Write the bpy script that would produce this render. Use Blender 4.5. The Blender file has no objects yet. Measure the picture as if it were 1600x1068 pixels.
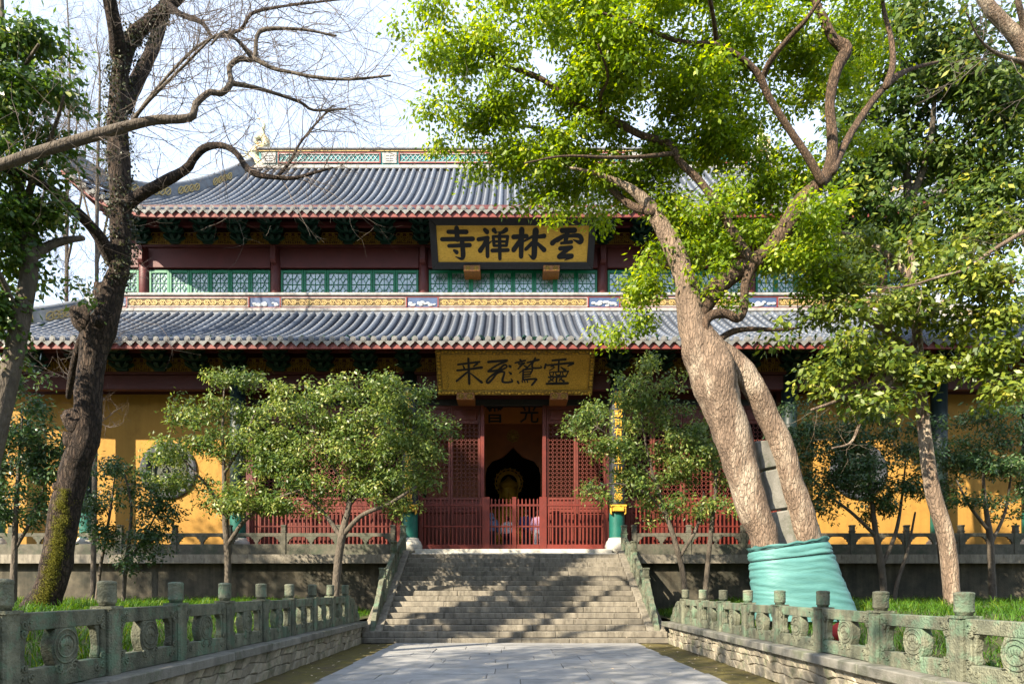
import bpy, bmesh, math, random
import numpy as np
from mathutils import Vector, Matrix, noise

R = math.radians
scene = bpy.context.scene
COL = scene.collection
rng = np.random.default_rng(7)
random.seed(7)

# ------------------------------------------------------------------ camera, sky, sun, exposure
CAMX, CAMZ, F, VPX, HZ = -0.12, 1.45, 1066.667, 797.0, 918.0
cam = bpy.data.cameras.new('camera')
cam.sensor_width = 36.0
cam.lens = 24.0
cam.shift_x = (800.0 - VPX) / 1600.0
cam.shift_y = (HZ - 534.0) / 1600.0
cam.clip_start = 0.05
cam.clip_end = 2000.0
camo = bpy.data.objects.new('camera', cam)
COL.objects.link(camo)
camo.location = (CAMX, 0.0, CAMZ)
camo.rotation_euler = (R(90), 0, 0)
scene.camera = camo

SUN_EL, SUN_AZ = R(32.5), R(45.0)      # elevation; degrees to the left of the view axis, behind the camera
to_sun = Vector((-math.sin(SUN_AZ) * math.cos(SUN_EL), -math.cos(SUN_AZ) * math.cos(SUN_EL), math.sin(SUN_EL)))
world = bpy.data.worlds.new('World')
scene.world = world
world.use_nodes = True
wn = world.node_tree.nodes
wl = world.node_tree.links
bg = wn['Background']
sky = wn.new('ShaderNodeTexSky')
sky.sky_type = 'NISHITA'
sky.sun_disc = False
sky.sun_elevation = SUN_EL
sky.sun_rotation = math.atan2(to_sun.x, to_sun.y)
sky.air_density = 1.0
sky.dust_density = 0.5
sky.ozone_density = 1.0
# winter haze: a thin even white veil over the whole clear sky
veil = wn.new('ShaderNodeMix'); veil.data_type = 'RGBA'; veil.blend_type = 'ADD'
veil.inputs['Factor'].default_value = 1.0
veil.inputs['B'].default_value = (2.1, 2.1, 2.05, 1)
wl.new(sky.outputs['Color'], veil.inputs['A'])
wl.new(veil.outputs['Result'], bg.inputs['Color'])
bg.inputs['Strength'].default_value = 0.105
sun = bpy.data.lights.new('sun', 'SUN')
sun.energy = 5.0
sun.angle = R(0.55)
sun.color = (1.0, 0.87, 0.67)
suno = bpy.data.objects.new('sun', sun)
COL.objects.link(suno)
suno.rotation_euler = to_sun.to_track_quat('Z', 'Y').to_euler()
suno.location = to_sun * 60
vs = scene.view_settings
vs.view_transform = 'Standard'
vs.look = 'None'
vs.gamma = 1.0
vs.use_curve_mapping = False
vs.exposure = 1.7

def P(px, py, Y):
    """photo pixel + depth -> world point"""
    return Vector(((px - VPX) * Y / F + CAMX, Y, CAMZ + (HZ - py) * Y / F))

def X(px, Y): return (px - VPX) * Y / F + CAMX
def Z(py, Y): return CAMZ + (HZ - py) * Y / F

# ------------------------------------------------------------------ materials
MATS = {}
def _n(t, typ, **kw):
    n = t.nodes.new(typ)
    for k, v in kw.items():
        setattr(n, k, v)
    return n

def mat(name, c1, c2=None, scale=3.0, rough=0.7, bump=0.0, bscale=40.0, rnd=0.0, metal=0.0, spec=0.35,
        c3=None, s3=1.0, t3=(0.5, 0.65), stretch=(1, 1, 1), coat=0.0, bdist=.02, crack=0.0, streak=0.0, ckd=.35):
    m = bpy.data.materials.new(name)
    m.use_nodes = True
    t = m.node_tree
    b = t.nodes['Principled BSDF']
    L = t.links.new
    geo = _n(t, 'ShaderNodeNewGeometry')
    mp = _n(t, 'ShaderNodeMapping')
    mp.inputs['Scale'].default_value = stretch
    L(geo.outputs['Position'], mp.inputs['Vector'])
    n1 = _n(t, 'ShaderNodeTexNoise')
    n1.inputs['Scale'].default_value = scale
    n1.inputs['Detail'].default_value = 6
    n1.inputs['Roughness'].default_value = 0.65
    L(mp.outputs[0], n1.inputs['Vector'])
    rp = _n(t, 'ShaderNodeValToRGB')
    rp.color_ramp.elements[0].position = 0.3
    rp.color_ramp.elements[1].position = 0.7
    rp.color_ramp.elements[0].color = (*c1, 1)
    rp.color_ramp.elements[1].color = (*(c2 or c1), 1)
    L(n1.outputs['Fac'], rp.inputs['Fac'])
    col = rp.outputs['Color']
    if c3:
        n3 = _n(t, 'ShaderNodeTexNoise')
        n3.inputs['Scale'].default_value = s3
        n3.inputs['Detail'].default_value = 8
        n3.inputs['Roughness'].default_value = 0.7
        L(mp.outputs[0], n3.inputs['Vector'])
        r3 = _n(t, 'ShaderNodeValToRGB')
        r3.color_ramp.elements[0].position = t3[0]
        r3.color_ramp.elements[1].position = t3[1]
        L(n3.outputs['Fac'], r3.inputs['Fac'])
        mx = _n(t, 'ShaderNodeMix', data_type='RGBA')
        L(r3.outputs['Color'], mx.inputs['Factor'])
        L(col, mx.inputs['A'])
        mx.inputs['B'].default_value = (*c3, 1)
        col = mx.outputs['Result']
    if streak:
        mp2 = _n(t, 'ShaderNodeMapping')
        mp2.inputs['Scale'].default_value = (5, 5, .35)
        L(geo.outputs['Position'], mp2.inputs['Vector'])
        n5 = _n(t, 'ShaderNodeTexNoise')
        n5.inputs['Scale'].default_value = 1.0
        n5.inputs['Detail'].default_value = 7
        L(mp2.outputs[0], n5.inputs['Vector'])
        r5 = _n(t, 'ShaderNodeMapRange')
        r5.inputs['From Min'].default_value = .42; r5.inputs['From Max'].default_value = .72
        r5.inputs['To Min'].default_value = 1.0; r5.inputs['To Max'].default_value = 1 - streak
        L(n5.outputs['Fac'], r5.inputs['Value'])
        h5 = _n(t, 'ShaderNodeHueSaturation')
        L(r5.outputs[0], h5.inputs['Value']); L(col, h5.inputs['Color'])
        col = h5.outputs['Color']
    ck = None
    if crack:
        vo = _n(t, 'ShaderNodeTexVoronoi', feature='DISTANCE_TO_EDGE')
        vo.inputs['Scale'].default_value = crack
        wp = _n(t, 'ShaderNodeVectorMath', operation='ADD')
        ws = _n(t, 'ShaderNodeVectorMath', operation='SCALE'); ws.inputs['Scale'].default_value = .12
        L(n1.outputs['Color'], ws.inputs[0]); L(mp.outputs[0], wp.inputs[0]); L(ws.outputs[0], wp.inputs[1])
        L(wp.outputs[0], vo.inputs['Vector'])
        ck = _n(t, 'ShaderNodeMapRange')
        ck.inputs['From Max'].default_value = .16; ck.inputs['To Min'].default_value = ckd
        L(vo.outputs['Distance'], ck.inputs['Value'])
        h6 = _n(t, 'ShaderNodeHueSaturation')
        L(ck.outputs[0], h6.inputs['Value']); L(col, h6.inputs['Color'])
        col = h6.outputs['Color']
    if rnd:
        oi = _n(t, 'ShaderNodeObjectInfo')
        mr = _n(t, 'ShaderNodeMapRange')
        mr.inputs['To Min'].default_value = 1 - rnd
        mr.inputs['To Max'].default_value = 1 + rnd
        L(oi.outputs['Random'], mr.inputs['Value'])
        hs = _n(t, 'ShaderNodeHueSaturation')
        L(mr.outputs[0], hs.inputs['Value'])
        L(col, hs.inputs['Color'])
        col = hs.outputs['Color']
    L(col, b.inputs['Base Color'])
    b.inputs['Roughness'].default_value = rough
    b.inputs['Metallic'].default_value = metal
    b.inputs['Specular IOR Level'].default_value = spec
    if coat:
        b.inputs['Coat Weight'].default_value = coat
        b.inputs['Coat Roughness'].default_value = 0.2
    if bump:
        nb = _n(t, 'ShaderNodeTexNoise')
        nb.inputs['Scale'].default_value = bscale
        nb.inputs['Detail'].default_value = 5
        L(mp.outputs[0], nb.inputs['Vector'])
        bp = _n(t, 'ShaderNodeBump')
        bp.inputs['Strength'].default_value = bump
        bp.inputs['Distance'].default_value = bdist
        if ck:
            ad = _n(t, 'ShaderNodeMath', operation='ADD')
            L(nb.outputs['Fac'], ad.inputs[0]); L(ck.outputs[0], ad.inputs[1])
            L(ad.outputs[0], bp.inputs['Height'])
        else:
            L(nb.outputs['Fac'], bp.inputs['Height'])
        L(bp.outputs[0], b.inputs['Normal'])
    MATS[name] = m
    return m

def leafmat(name, dark, light, trans=0.4, rough=0.45, spec=0.4, yellow=None):
    m = bpy.data.materials.new(name)
    m.use_nodes = True
    t = m.node_tree
    L = t.links.new
    b = t.nodes['Principled BSDF']
    out = t.nodes['Material Output']
    at = _n(t, 'ShaderNodeAttribute', attribute_name='rnd')
    rp = _n(t, 'ShaderNodeValToRGB')
    e = rp.color_ramp.elements
    e[0].color = (*dark, 1); e[1].color = (*light, 1)
    e[0].position = 0.05; e[1].position = 0.85
    if yellow:
        q = e.new(1.0); q.color = (*yellow, 1)
    L(at.outputs['Fac'], rp.inputs['Fac'])
    L(rp.outputs['Color'], b.inputs['Base Color'])
    b.inputs['Roughness'].default_value = rough
    b.inputs['Specular IOR Level'].default_value = spec
    tr = _n(t, 'ShaderNodeBsdfTranslucent')
    hs = _n(t, 'ShaderNodeHueSaturation')
    hs.inputs['Hue'].default_value = 0.485
    hs.inputs['Saturation'].default_value = 1.1
    hs.inputs['Value'].default_value = 1.5
    L(rp.outputs['Color'], hs.inputs['Color'])
    L(hs.outputs['Color'], tr.inputs['Color'])
    mx = _n(t, 'ShaderNodeMixShader')
    mx.inputs[0].default_value = trans
    L(b.outputs[0], mx.inputs[1])
    L(tr.outputs[0], mx.inputs[2])
    L(mx.outputs[0], out.inputs['Surface'])
    MATS[name] = m
    return m

mat('stone', (.125, .116, .088), (.06, .058, .044), 6, .85, .5, 60, rnd=.08, c3=(.05, .06, .04), s3=2.2, t3=(.48, .64))
mat('stone_green', (.20, .205, .145), (.08, .088, .062), 8, .85, .8, 45, rnd=.14, c3=(.12, .18, .12), s3=3.5, t3=(.5, .6), streak=.55, bdist=.03)
mat('coping', (.23, .22, .195), (.13, .13, .11), 5, .85, .5, 60, rnd=.12, c3=(.11, .12, .085), s3=2.5, t3=(.5, .66), streak=.3)
mat('rubble', (.33, .29, .22), (.2, .18, .135), 5, .9, .8, 30, rnd=.28, c3=(.13, .14, .085), s3=3)
mat('mortar', (.16, .15, .125), (.10, .095, .08), 8, .95, .4, 50)
mat('step_stone', (.25, .225, .18), (.145, .13, .105), 4, .8, .5, 70, rnd=.18, c3=(.10, .09, .07), s3=9, t3=(.48, .66), stretch=(1, 1, .35), streak=.3)
mat('flagstone', (.30, .30, .30), (.22, .22, .215), 2.5, .75, .35, 45, rnd=.13, c3=(.2, .2, .18), s3=3.5, t3=(.52, .7))
mat('pale_stone', (.52, .50, .44), (.40, .38, .33), 4, .7, .25, 40, c3=(.24, .23, .2), s3=5, t3=(.55, .75))
mat('dark_wall', (.13, .112, .08), (.05, .044, .032), 1.6, .9, .5, 30, c3=(.04, .04, .03), s3=.9, t3=(.42, .62), streak=.5)
mat('moss', (.13, .11, .024), (.075, .062, .026), 5, .95, 1.0, 40, c3=(.08, .06, .04), s3=2.2, t3=(.5, .68))
mat('ground', (.12, .10, .06), (.07, .065, .04), 2, .95, .6, 20)
mat('hill_wood', (.04, .055, .02), (.02, .03, .012), .6, .95, 1.0, 3)
mat('soil', (.075, .075, .03), (.045, .05, .02), 5, .95, .8, 25)
mat('yellow_wall', (.37, .20, .04), (.31, .165, .032), 1.1, .85, .2, 14, c3=(.27, .14, .028), s3=2.2, t3=(.52, .74), streak=.16)
mat('red_paint', (.145, .022, .014), (.095, .017, .012), 3, .5, .15, 30, rnd=.22, c3=(.13, .025, .02), s3=5, t3=(.55, .75))
mat('door_red', (.145, .033, .021), (.09, .022, .016), 3, .5, .15, 30, rnd=.08, c3=(.13, .025, .02), s3=4, t3=(.5, .75))
mat('maroon', (.095, .021, .021), (.068, .016, .016), 2, .55, .12, 30, rnd=.05)
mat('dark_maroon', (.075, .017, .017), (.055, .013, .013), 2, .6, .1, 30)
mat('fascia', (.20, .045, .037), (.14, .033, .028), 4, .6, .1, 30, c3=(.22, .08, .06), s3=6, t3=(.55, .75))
mat('green_frame', (.006, .15, .07), (.005, .115, .055), 4, .45, .05, 40)
mat('teal', (.008, .11, .085), (.006, .085, .065), 3, .5)
mat('deep_green', (.006, .036, .023), (.004, .022, .015), 6, .5, .1, 40)
mat('column_dark', (.010, .022, .022), (.008, .016, .016), 3, .45)
mat('board_dark', (.016, .017, .022), (.011, .012, .015), 6, .4, .1, 60)
mat('gold', (.68, .40, .05), (.52, .28, .03), 10, .45, .25, 60, metal=.15)
mat('gold_dull', (.33, .20, .03), (.16, .09, .016), 14, .5, .3, 60, metal=.2)
mat('gold_leaf', (.80, .48, .08), (.60, .33, .045), 16, .45, .3, 90, metal=.15, c3=(.30, .14, .02), s3=24, t3=(.56, .72), stretch=(.5, 1, 1.6))
mat('gold_leaf_aged', (.70, .41, .055), (.44, .24, .028), 22, .45, .4, 90, metal=.15, c3=(.12, .055, .012), s3=38, t3=(.50, .66))
mat('gold_black', (.44, .27, .04), (.05, .03, .01), 16, .5, .6, 40, metal=.15)
mat('support', (.34, .15, .03), (.09, .022, .012), 22, .5, .6, 40)
mat('ink', (.009, .009, .011), (.014, .013, .014), 20, .5)
mat('frame_dark', (.028, .027, .03), (.018, .017, .018), 9, .5, .15, 50, c3=(.07, .06, .055), s3=14, t3=(.6, .75))
mat('tile', (.082, .10, .135), (.04, .052, .075), 6, .48, .3, 60, rnd=.24, spec=.5, c3=(.085, .09, .095), s3=7, t3=(.55, .75))
mat('tile_end', (.17, .17, .165), (.10, .10, .097), 12, .65, .5, 70, rnd=.14)
mat('pan_tile', (.05, .058, .078), (.028, .034, .046), 6, .6, .3, 40)
mat('ridge_white', (.36, .345, .325), (.25, .245, .24), 5, .7, .1, 30, c3=(.2, .2, .2), s3=3, t3=(.5, .7), streak=.4)
mat('carved', (.085, .095, .075), (.035, .04, .03), 14, .8, .8, 60)
mat('slate', (.055, .062, .075), (.028, .032, .04), 7, .7, .4, 40, c3=(.16, .17, .18), s3=5, t3=(.58, .72))
mat('ridge_grey', (.17, .185, .21), (.11, .12, .14), 6, .65, .2, 40)
mat('fret_gold', (.52, .38, .14), (.36, .25, .09), 20, .55, .1, 40)
mat('fret_back', (.16, .11, .05), (.10, .065, .03), 9, .8)
mat('relief_blue', (.045, .08, .17), (.03, .055, .12), 6, .6)
mat('relief_white', (.46, .47, .47), (.27, .29, .31), 22, .7, .3, 60, c3=(.12, .2, .42), s3=14, t3=(.58, .66))
mat('ridge_teal', (.01, .17, .16), (.008, .10, .13), 8, .5)
mat('ridge_red', (.18, .028, .026), (.13, .022, .02), 6, .55)
mat('dragon', (.55, .52, .36), (.26, .36, .28), 14, .5, .3, 40, c3=(.60, .30, .10), s3=8, t3=(.5, .6))
mat('dragon_red', (.50, .12, .08), (.50, .34, .22), 9, .5)
mat('inner_red', (.26, .08, .02), (.17, .05, .015), 1.5, .6)
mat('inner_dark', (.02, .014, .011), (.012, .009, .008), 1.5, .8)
mat('inner_board', (.38, .13, .02), (.28, .09, .015), 3, .5)
mat('bark_dark', (.075, .05, .036), (.024, .017, .013), 9, .95, 1.0, 20, stretch=(1, 1, .3), c3=(.10, .075, .055), s3=6, t3=(.55, .72), bdist=.08, crack=18, ckd=.5)
mat('bark_brown_shaded', (.15, .095, .06), (.075, .05, .034), 8, .9, 1.0, 30, stretch=(1, 1, .3), bdist=.05, crack=24, ckd=.6)  # camphor branches: shading of the upper limbs put into a darker bark
mat('bark_pale_dappled', (.27, .195, .14), (.10, .07, .05), 5, .9, 1.0, 30, stretch=(1, 1, .3), c3=(.36, .29, .22), s3=2.0, t3=(.5, .6), bdist=.06, crack=19, ckd=.76)  # bark mottle, with sunlit and shadow patches painted into its tones
mat('bark_grey', (.12, .10, .078), (.06, .05, .04), 8, .9, .9, 26, stretch=(1, 1, .35), bdist=.05)
mat('bark_twig', (.16, .13, .11), (.09, .075, .065), 6, .9)
mat('moss_bark', (.20, .19, .02), (.10, .11, .02), 14, 1.0, 1.0, 60)
mat('cloth_teal', (.085, .22, .21), (.055, .165, .165), 4, .55, .35, 26, stretch=(.6, .6, 3))
mat('red_bag', (.52, .03, .025), (.40, .02, .02), 4, .5)
mat('skin', (.55, .34, .25), (.5, .3, .22), 4, .55)
mat('hair', (.015, .012, .01), (.01, .008, .008), 20, .5)
mat('jacket_blue', (.12, .19, .30), (.09, .14, .24), 5, .7, .3, 20)
mat('jacket_white', (.70, .70, .68), (.6, .6, .58), 5, .7)
mat('jacket_navy', (.02, .04, .13), (.015, .03, .10), 5, .7)
mat('jacket_pink', (.60, .36, .52), (.52, .3, .46), 5, .7)
mat('trousers', (.03, .035, .05), (.02, .024, .035), 5, .8)
mat('trousers_light', (.50, .55, .62), (.42, .47, .55), 5, .8)
mat('petal', (.62, .55, .44), (.40, .28, .16), 3, .8, rnd=.2)
mg = mat('glass_painted_sky', (.20, .27, .32), (.11, .16, .20), 2.2, .07, .12, 3.5, rnd=.25, spec=1.0, c3=(.44, .53, .58), s3=3.2, t3=(.40, .60))  # bright blue-white sky reflection is painted into the pane colour
leafmat('leaf_camphor', (.07, .145, .012), (.28, .38, .026), .55, .42, .4, (.52, .53, .05))
leafmat('leaf_left', (.02, .065, .012), (.085, .16, .022), .35, .35, .5, (.2, .24, .04))
leafmat('moss_leaf', (.06, .07, .012), (.19, .18, .02), .2, .8, .2)
leafmat('leaf_magnolia', (.045, .09, .014), (.21, .26, .032), .4, .42, .42, (.42, .40, .065))
leafmat('leaf_dark', (.02, .055, .012), (.11, .165, .024), .4, .5, .32, (.30, .30, .04))
leafmat('leaf_osmanthus', (.038, .09, .02), (.19, .25, .05), .4, .42, .45, (.46, .45, .14))
leafmat('leaf_shade', (.016, .05, .018), (.06, .115, .03), .3, .4, .45, (.12, .16, .05))
leafmat('leaf_ivy', (.02, .03, .012), (.05, .055, .02), .2, .5, .4)
leafmat('grass', (.02, .07, .007), (.08, .18, .012), .4, .5, .35, (.2, .25, .026))

# ------------------------------------------------------------------ mesh helpers
ORI = {}
def link(o):
    COL.objects.link(o)
    return o

def thing(name, label, cat, loc=(0, 0, 0), group=None, kind=None):
    o = link(bpy.data.objects.new(name, None))
    o.empty_display_size = 0.2
    o.location = loc
    ORI[o] = Vector(loc)
    tag(o, label, cat, group, kind)
    return o

def tag(o, label=None, cat=None, group=None, kind=None):
    if label: o['label'] = label
    if cat: o['category'] = cat
    if group: o['group'] = group
    if kind: o['kind'] = kind
    return o

def put(name, me, parent=None, loc=(0, 0, 0), rot=(0, 0, 0), scale=(1, 1, 1), m=None):
    """link mesh me at world location loc, as a child of parent if given"""
    o = link(bpy.data.objects.new(name, me))
    if m and not me.materials:
        me.materials.append(MATS[m])
    base = Vector(loc)
    if parent is not None:
        o.parent = parent
        o.location = base - ORI[parent]
    else:
        o.location = base
    o.rotation_euler = rot
    o.scale = scale
    ORI[o] = base
    return o

class MB:
    def __init__(s):
        s.v, s.f, s.mi = [], [], []
        s.cur = 0
    def add(s, vs, fs):
        o = len(s.v)
        s.v.extend([tuple(v) for v in vs])
        s.f.extend([tuple(i + o for i in f) for f in fs])
        s.mi.extend([s.cur] * len(fs))
        return s
    def box(s, x0, x1, y0, y1, z0, z1, mtx=None):
        vs = [Vector((x, y, z)) for z in (z0, z1) for y in (y0, y1) for x in (x0, x1)]
        if mtx: vs = [mtx @ v for v in vs]
        return s.add(vs, [(0, 2, 3, 1), (4, 5, 7, 6), (0, 1, 5, 4), (2, 6, 7, 3), (0, 4, 6, 2), (1, 3, 7, 5)])
    def bar(s, a, b, w, h, up=(0, 0, 1)):
        a, b = Vector(a), Vector(b)
        d = (b - a).normalized()
        sd = d.cross(Vector(up))
        if sd.length < 1e-4: sd = d.cross(Vector((1, 0, 0)))
        sd.normalize()
        u = sd.cross(d)
        vs = []
        for p in (a, b):
            for i, j in ((-1, -1), (1, -1), (1, 1), (-1, 1)):
                vs.append(p + sd * (i * w / 2) + u * (j * h / 2))
        return s.add(vs, [(0, 3, 2, 1), (4, 5, 6, 7), (0, 1, 5, 4), (1, 2, 6, 5), (2, 3, 7, 6), (3, 0, 4, 7)])
    def prism(s, poly, a0, a1, axis='y', mtx=None):
        """poly: 2d outline; extruded along axis from a0 to a1.  axis y: (x,z); axis x: (y,z); axis z: (x,y)"""
        n = len(poly)
        vs = []
        for a in (a0, a1):
            for p, q in poly:
                v = Vector((p, a, q)) if axis == 'y' else Vector((a, p, q)) if axis == 'x' else Vector((p, q, a))
                vs.append(mtx @ v if mtx else v)
        fs = [tuple(range(n)), tuple(range(2 * n - 1, n - 1, -1))]
        fs += [(i, i + n, (i + 1) % n + n, (i + 1) % n) for i in range(n)]
        return s.add(vs, fs)
    def lathe(s, prof, c=(0, 0, 0), n=16, cap=True):
        c = Vector(c)
        vs = []
        for r, z in prof:
            for k in range(n):
                a = 2 * math.pi * k / n
                vs.append(c + Vector((r * math.cos(a), r * math.sin(a), z)))
        fs = []
        for i in range(len(prof) - 1):
            for k in range(n):
                fs.append((i * n + k, i * n + (k + 1) % n, (i + 1) * n + (k + 1) % n, (i + 1) * n + k))
        if cap:
            fs.append(tuple(range(n - 1, -1, -1)))
            fs.append(tuple(range((len(prof) - 1) * n, len(prof) * n)))
        return s.add(vs, fs)
    def tube(s, pts, rad, n=8, cap=True, arc=None):
        V, Fc = tube_np(np.array([tuple(p) for p in pts], float), np.array(rad, float) if hasattr(rad, '__len__') else np.full(len(pts), float(rad)), n)
        s.add(V.tolist(), Fc)
        if cap:
            o = len(s.v) - len(V)
            s.f.append(tuple(o + i for i in range(n - 1, -1, -1))); s.mi.append(s.cur)
            s.f.append(tuple(o + len(V) - n + i for i in range(n))); s.mi.append(s.cur)
        return s
    def sphere(s, c, r, sc=(1, 1, 1), nu=12, nv=8):
        c = Vector(c)
        vs = [c + Vector((0, 0, -r * sc[2]))]
        for j in range(1, nv):
            t = math.pi * j / nv - math.pi / 2
            for i in range(nu):
                a = 2 * math.pi * i / nu
                vs.append(c + Vector((r * sc[0] * math.cos(t) * math.cos(a), r * sc[1] * math.cos(t) * math.sin(a), r * sc[2] * math.sin(t))))
        vs.append(c + Vector((0, 0, r * sc[2])))
        fs = [(0, 1 + (i + 1) % nu, 1 + i) for i in range(nu)]
        for j in range(nv - 2):
            for i in range(nu):
                a = 1 + j * nu
                fs.append((a + i, a + (i + 1) % nu, a + nu + (i + 1) % nu, a + nu + i))
        a = 1 + (nv - 2) * nu
        fs += [(a + i, a + (i + 1) % nu, len(vs) - 1) for i in range(nu)]
        return s.add(vs, fs)
    def mesh(s, name, m, smooth=False, off=None, bevel=0.0):
        me = bpy.data.meshes.new(name)
        v = s.v
        if off is not None:
            v = [(a - off[0], b - off[1], c - off[2]) for a, b, c in v]
        me.from_pydata(v, [], s.f)
        for q in (m if isinstance(m, (list, tuple)) else [m]):
            me.materials.append(MATS[q])
        if any(s.mi):
            me.polygons.foreach_set('material_index', s.mi)
        if bevel:
            bm = bmesh.new(); bm.from_mesh(me)
            bmesh.ops.bevel(bm, geom=bm.edges[:], offset=bevel, segments=1, affect='EDGES', clamp_overlap=True)
            bm.to_mesh(me); bm.free()
        if smooth:
            me.polygons.foreach_set('use_smooth', [True] * len(me.polygons))
        me.update()
        return me
    def build(s, name, m, parent=None, smooth=False, bevel=0.0, at=None):
        """verts are world coordinates; object origin is the parent's (or at)"""
        o = ORI[parent] if parent is not None else Vector(at or (0, 0, 0))
        return put(name, s.mesh(name, m, smooth, o, bevel), parent, o)

def tube_np(P_, r, n):
    N = len(P_)
    T = np.gradient(P_, axis=0)
    T /= np.linalg.norm(T, axis=1)[:, None] + 1e-9
    up = np.array([0, 0, 1.0]) if abs(T[0, 2]) < .9 else np.array([1.0, 0, 0])
    U = np.zeros_like(T)
    u = np.cross(T[0], up); u /= np.linalg.norm(u)
    for i in range(N):
        u = u - T[i] * np.dot(u, T[i])
        u /= np.linalg.norm(u) + 1e-9
        U[i] = u
    W = np.cross(T, U)
    a = np.arange(n) * 2 * np.pi / n
    V = P_[:, None, :] + r[:, None, None] * (np.cos(a)[None, :, None] * U[:, None, :] + np.sin(a)[None, :, None] * W[:, None, :])
    fs = [(i * n + k, i * n + (k + 1) % n, (i + 1) * n + (k + 1) % n, (i + 1) * n + k) for i in range(N - 1) for k in range(n)]
    return V.reshape(-1, 3), fs

def np_mesh(name, V, Fa, m, smooth=False, rnd=None):
    """V (n,3); Fa (k,c) int array of faces with c corners"""
    me = bpy.data.meshes.new(name)
    k, c = Fa.shape
    me.vertices.add(len(V))
    me.vertices.foreach_set('co', np.ascontiguousarray(V, np.float32).ravel())
    me.loops.add(k * c)
    me.loops.foreach_set('vertex_index', Fa.astype(np.int32).ravel())
    me.polygons.add(k)
    me.polygons.foreach_set('loop_start', np.arange(0, k * c, c, dtype=np.int32))
    me.polygons.foreach_set('loop_total', np.full(k, c, np.int32))
    if smooth:
        me.polygons.foreach_set('use_smooth', np.ones(k, bool))
    me.update(calc_edges=True)
    if rnd is not None:
        at = me.attributes.new('rnd', 'FLOAT', 'FACE')
        at.data.foreach_set('value', np.asarray(rnd, np.float32))
    me.materials.append(MATS[m])
    return me

def spline(pts, step):
    """Catmull-Rom through rows of any width, resampled at about step metres"""
    A = np.array(pts, float)
    if len(A) < 3:
        n = max(2, int(np.linalg.norm(A[-1, :3] - A[0, :3]) / step) + 1)
        t = np.linspace(0, 1, n)[:, None]
        return A[0] * (1 - t) + A[-1] * t
    A = np.vstack([2 * A[0] - A[1], A, 2 * A[-1] - A[-2]])
    out = []
    for i in range(1, len(A) - 2):
        p0, p1, p2, p3 = A[i - 1:i + 3]
        n = max(2, int(np.linalg.norm(p2[:3] - p1[:3]) / step) + 1)
        for t in np.linspace(0, 1, n, endpoint=False):
            out.append(.5 * (2 * p1 + (p2 - p0) * t + (2 * p0 - 5 * p1 + 4 * p2 - p3) * t * t + (3 * p1 - p0 - 3 * p2 + p3) * t ** 3))
    out.append(A[-2])
    return np.array(out)
# ------------------------------------------------------------------ the setting: ground, path, banks
def sheet(name, xs, ys, zf, m, kind='structure', smooth=True):
    V = np.array([[x, y, zf(x, y)] for y in ys for x in xs])
    nx = len(xs)
    Fa = np.array([[j * nx + i, j * nx + i + 1, (j + 1) * nx + i + 1, (j + 1) * nx + i] for j in range(len(ys) - 1) for i in range(nx - 1)])
    o = put(name, np_mesh(name, V, Fa, m, smooth))
    return tag(o, kind=kind)

sheet('ground', [-600, -60, 0, 60, 600], [-300, -40, 0, 60, 900], lambda x, y: -0.02, 'ground')
# wooded hillside that closes the valley behind the viewpoint
V, Fa = [], []
na_, nr_ = 72, 9
for j in range(nr_):
    for i in range(na_ + 1):
        a_ = math.pi * (1.0 + i / na_) + .0
        t_ = j / (nr_ - 1)
        r_ = 30 + 26 * t_
        x_, y_ = r_ * math.cos(a_), 4 + r_ * math.sin(a_)
        h_ = (t_ ** .8) * 26 * (.85 + .25 * noise.noise((x_ * .05, y_ * .05, 2))) + 2.2 * noise.noise((x_ * .3, y_ * .3, 7)) * (t_ > 0) - .3
        V.append((x_, y_, h_))
for j in range(nr_ - 1):
    for i in range(na_):
        q = j * (na_ + 1) + i
        Fa.append((q, q + 1, q + na_ + 2, q + na_ + 1))
tag(put('hillside', np_mesh('hillside', np.array(V), np.array(Fa), 'hill_wood', False)), kind='structure')
WX = 3.95             # inner face of the low walls
def moss_z(x, y): return 0.012 + 0.03 * noise.noise((x * 2.2, y * 2.2, 0)) * (1 if abs(x) > 3.15 else 0)
for sgn in (-1, 1):
    xs = np.linspace(2.9, WX + .05, 9) * sgn
    sheet('moss_strip', sorted(xs), np.linspace(-3, 17.55, 90), moss_z, 'moss')

path = sheet('path', [-3.1, 0, 3.1], [-3, 8, 17.6], lambda x, y: 0.016, 'mortar')
rr = random.Random(3)
y = 3.0
while y < 17.5:
    d = rr.uniform(.55, 1.0)
    if y + d > 17.2: d = 17.52 - y
    x = -3.05 + rr.uniform(-.06, .04)
    xe = 3.1 + rr.uniform(-.05, .06)
    while x < xe - .05:
        w = rr.uniform(.8, 1.9)
        if x + w > xe - .5: w = xe - x
        mb = MB()
        g, zt = .005, .045 + rr.uniform(-.006, .006)
        j = [rr.uniform(-.012, .012) for _ in range(4)]
        tl = [rr.uniform(-.004, .004) for _ in range(4)]
        mb.add([(x + g, y + g + j[0], 0.018), (x + w - g, y + g + j[1], 0.018), (x + w - g, y + d - g + j[2], 0.018), (x + g, y + d - g + j[3], 0.018),
                (x + g, y + g + j[0], zt + tl[0]), (x + w - g, y + g + j[1], zt + tl[1]), (x + w - g, y + d - g + j[2], zt + tl[2]), (x + g, y + d - g + j[3], zt + tl[3])],
               [(0, 3, 2, 1), (4, 5, 6, 7), (0, 1, 5, 4), (1, 2, 6, 5), (2, 3, 7, 6), (3, 0, 4, 7)])
        mb.build('paving_slab', 'flagstone', path, bevel=.005)
        x += w
    y += d

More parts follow.
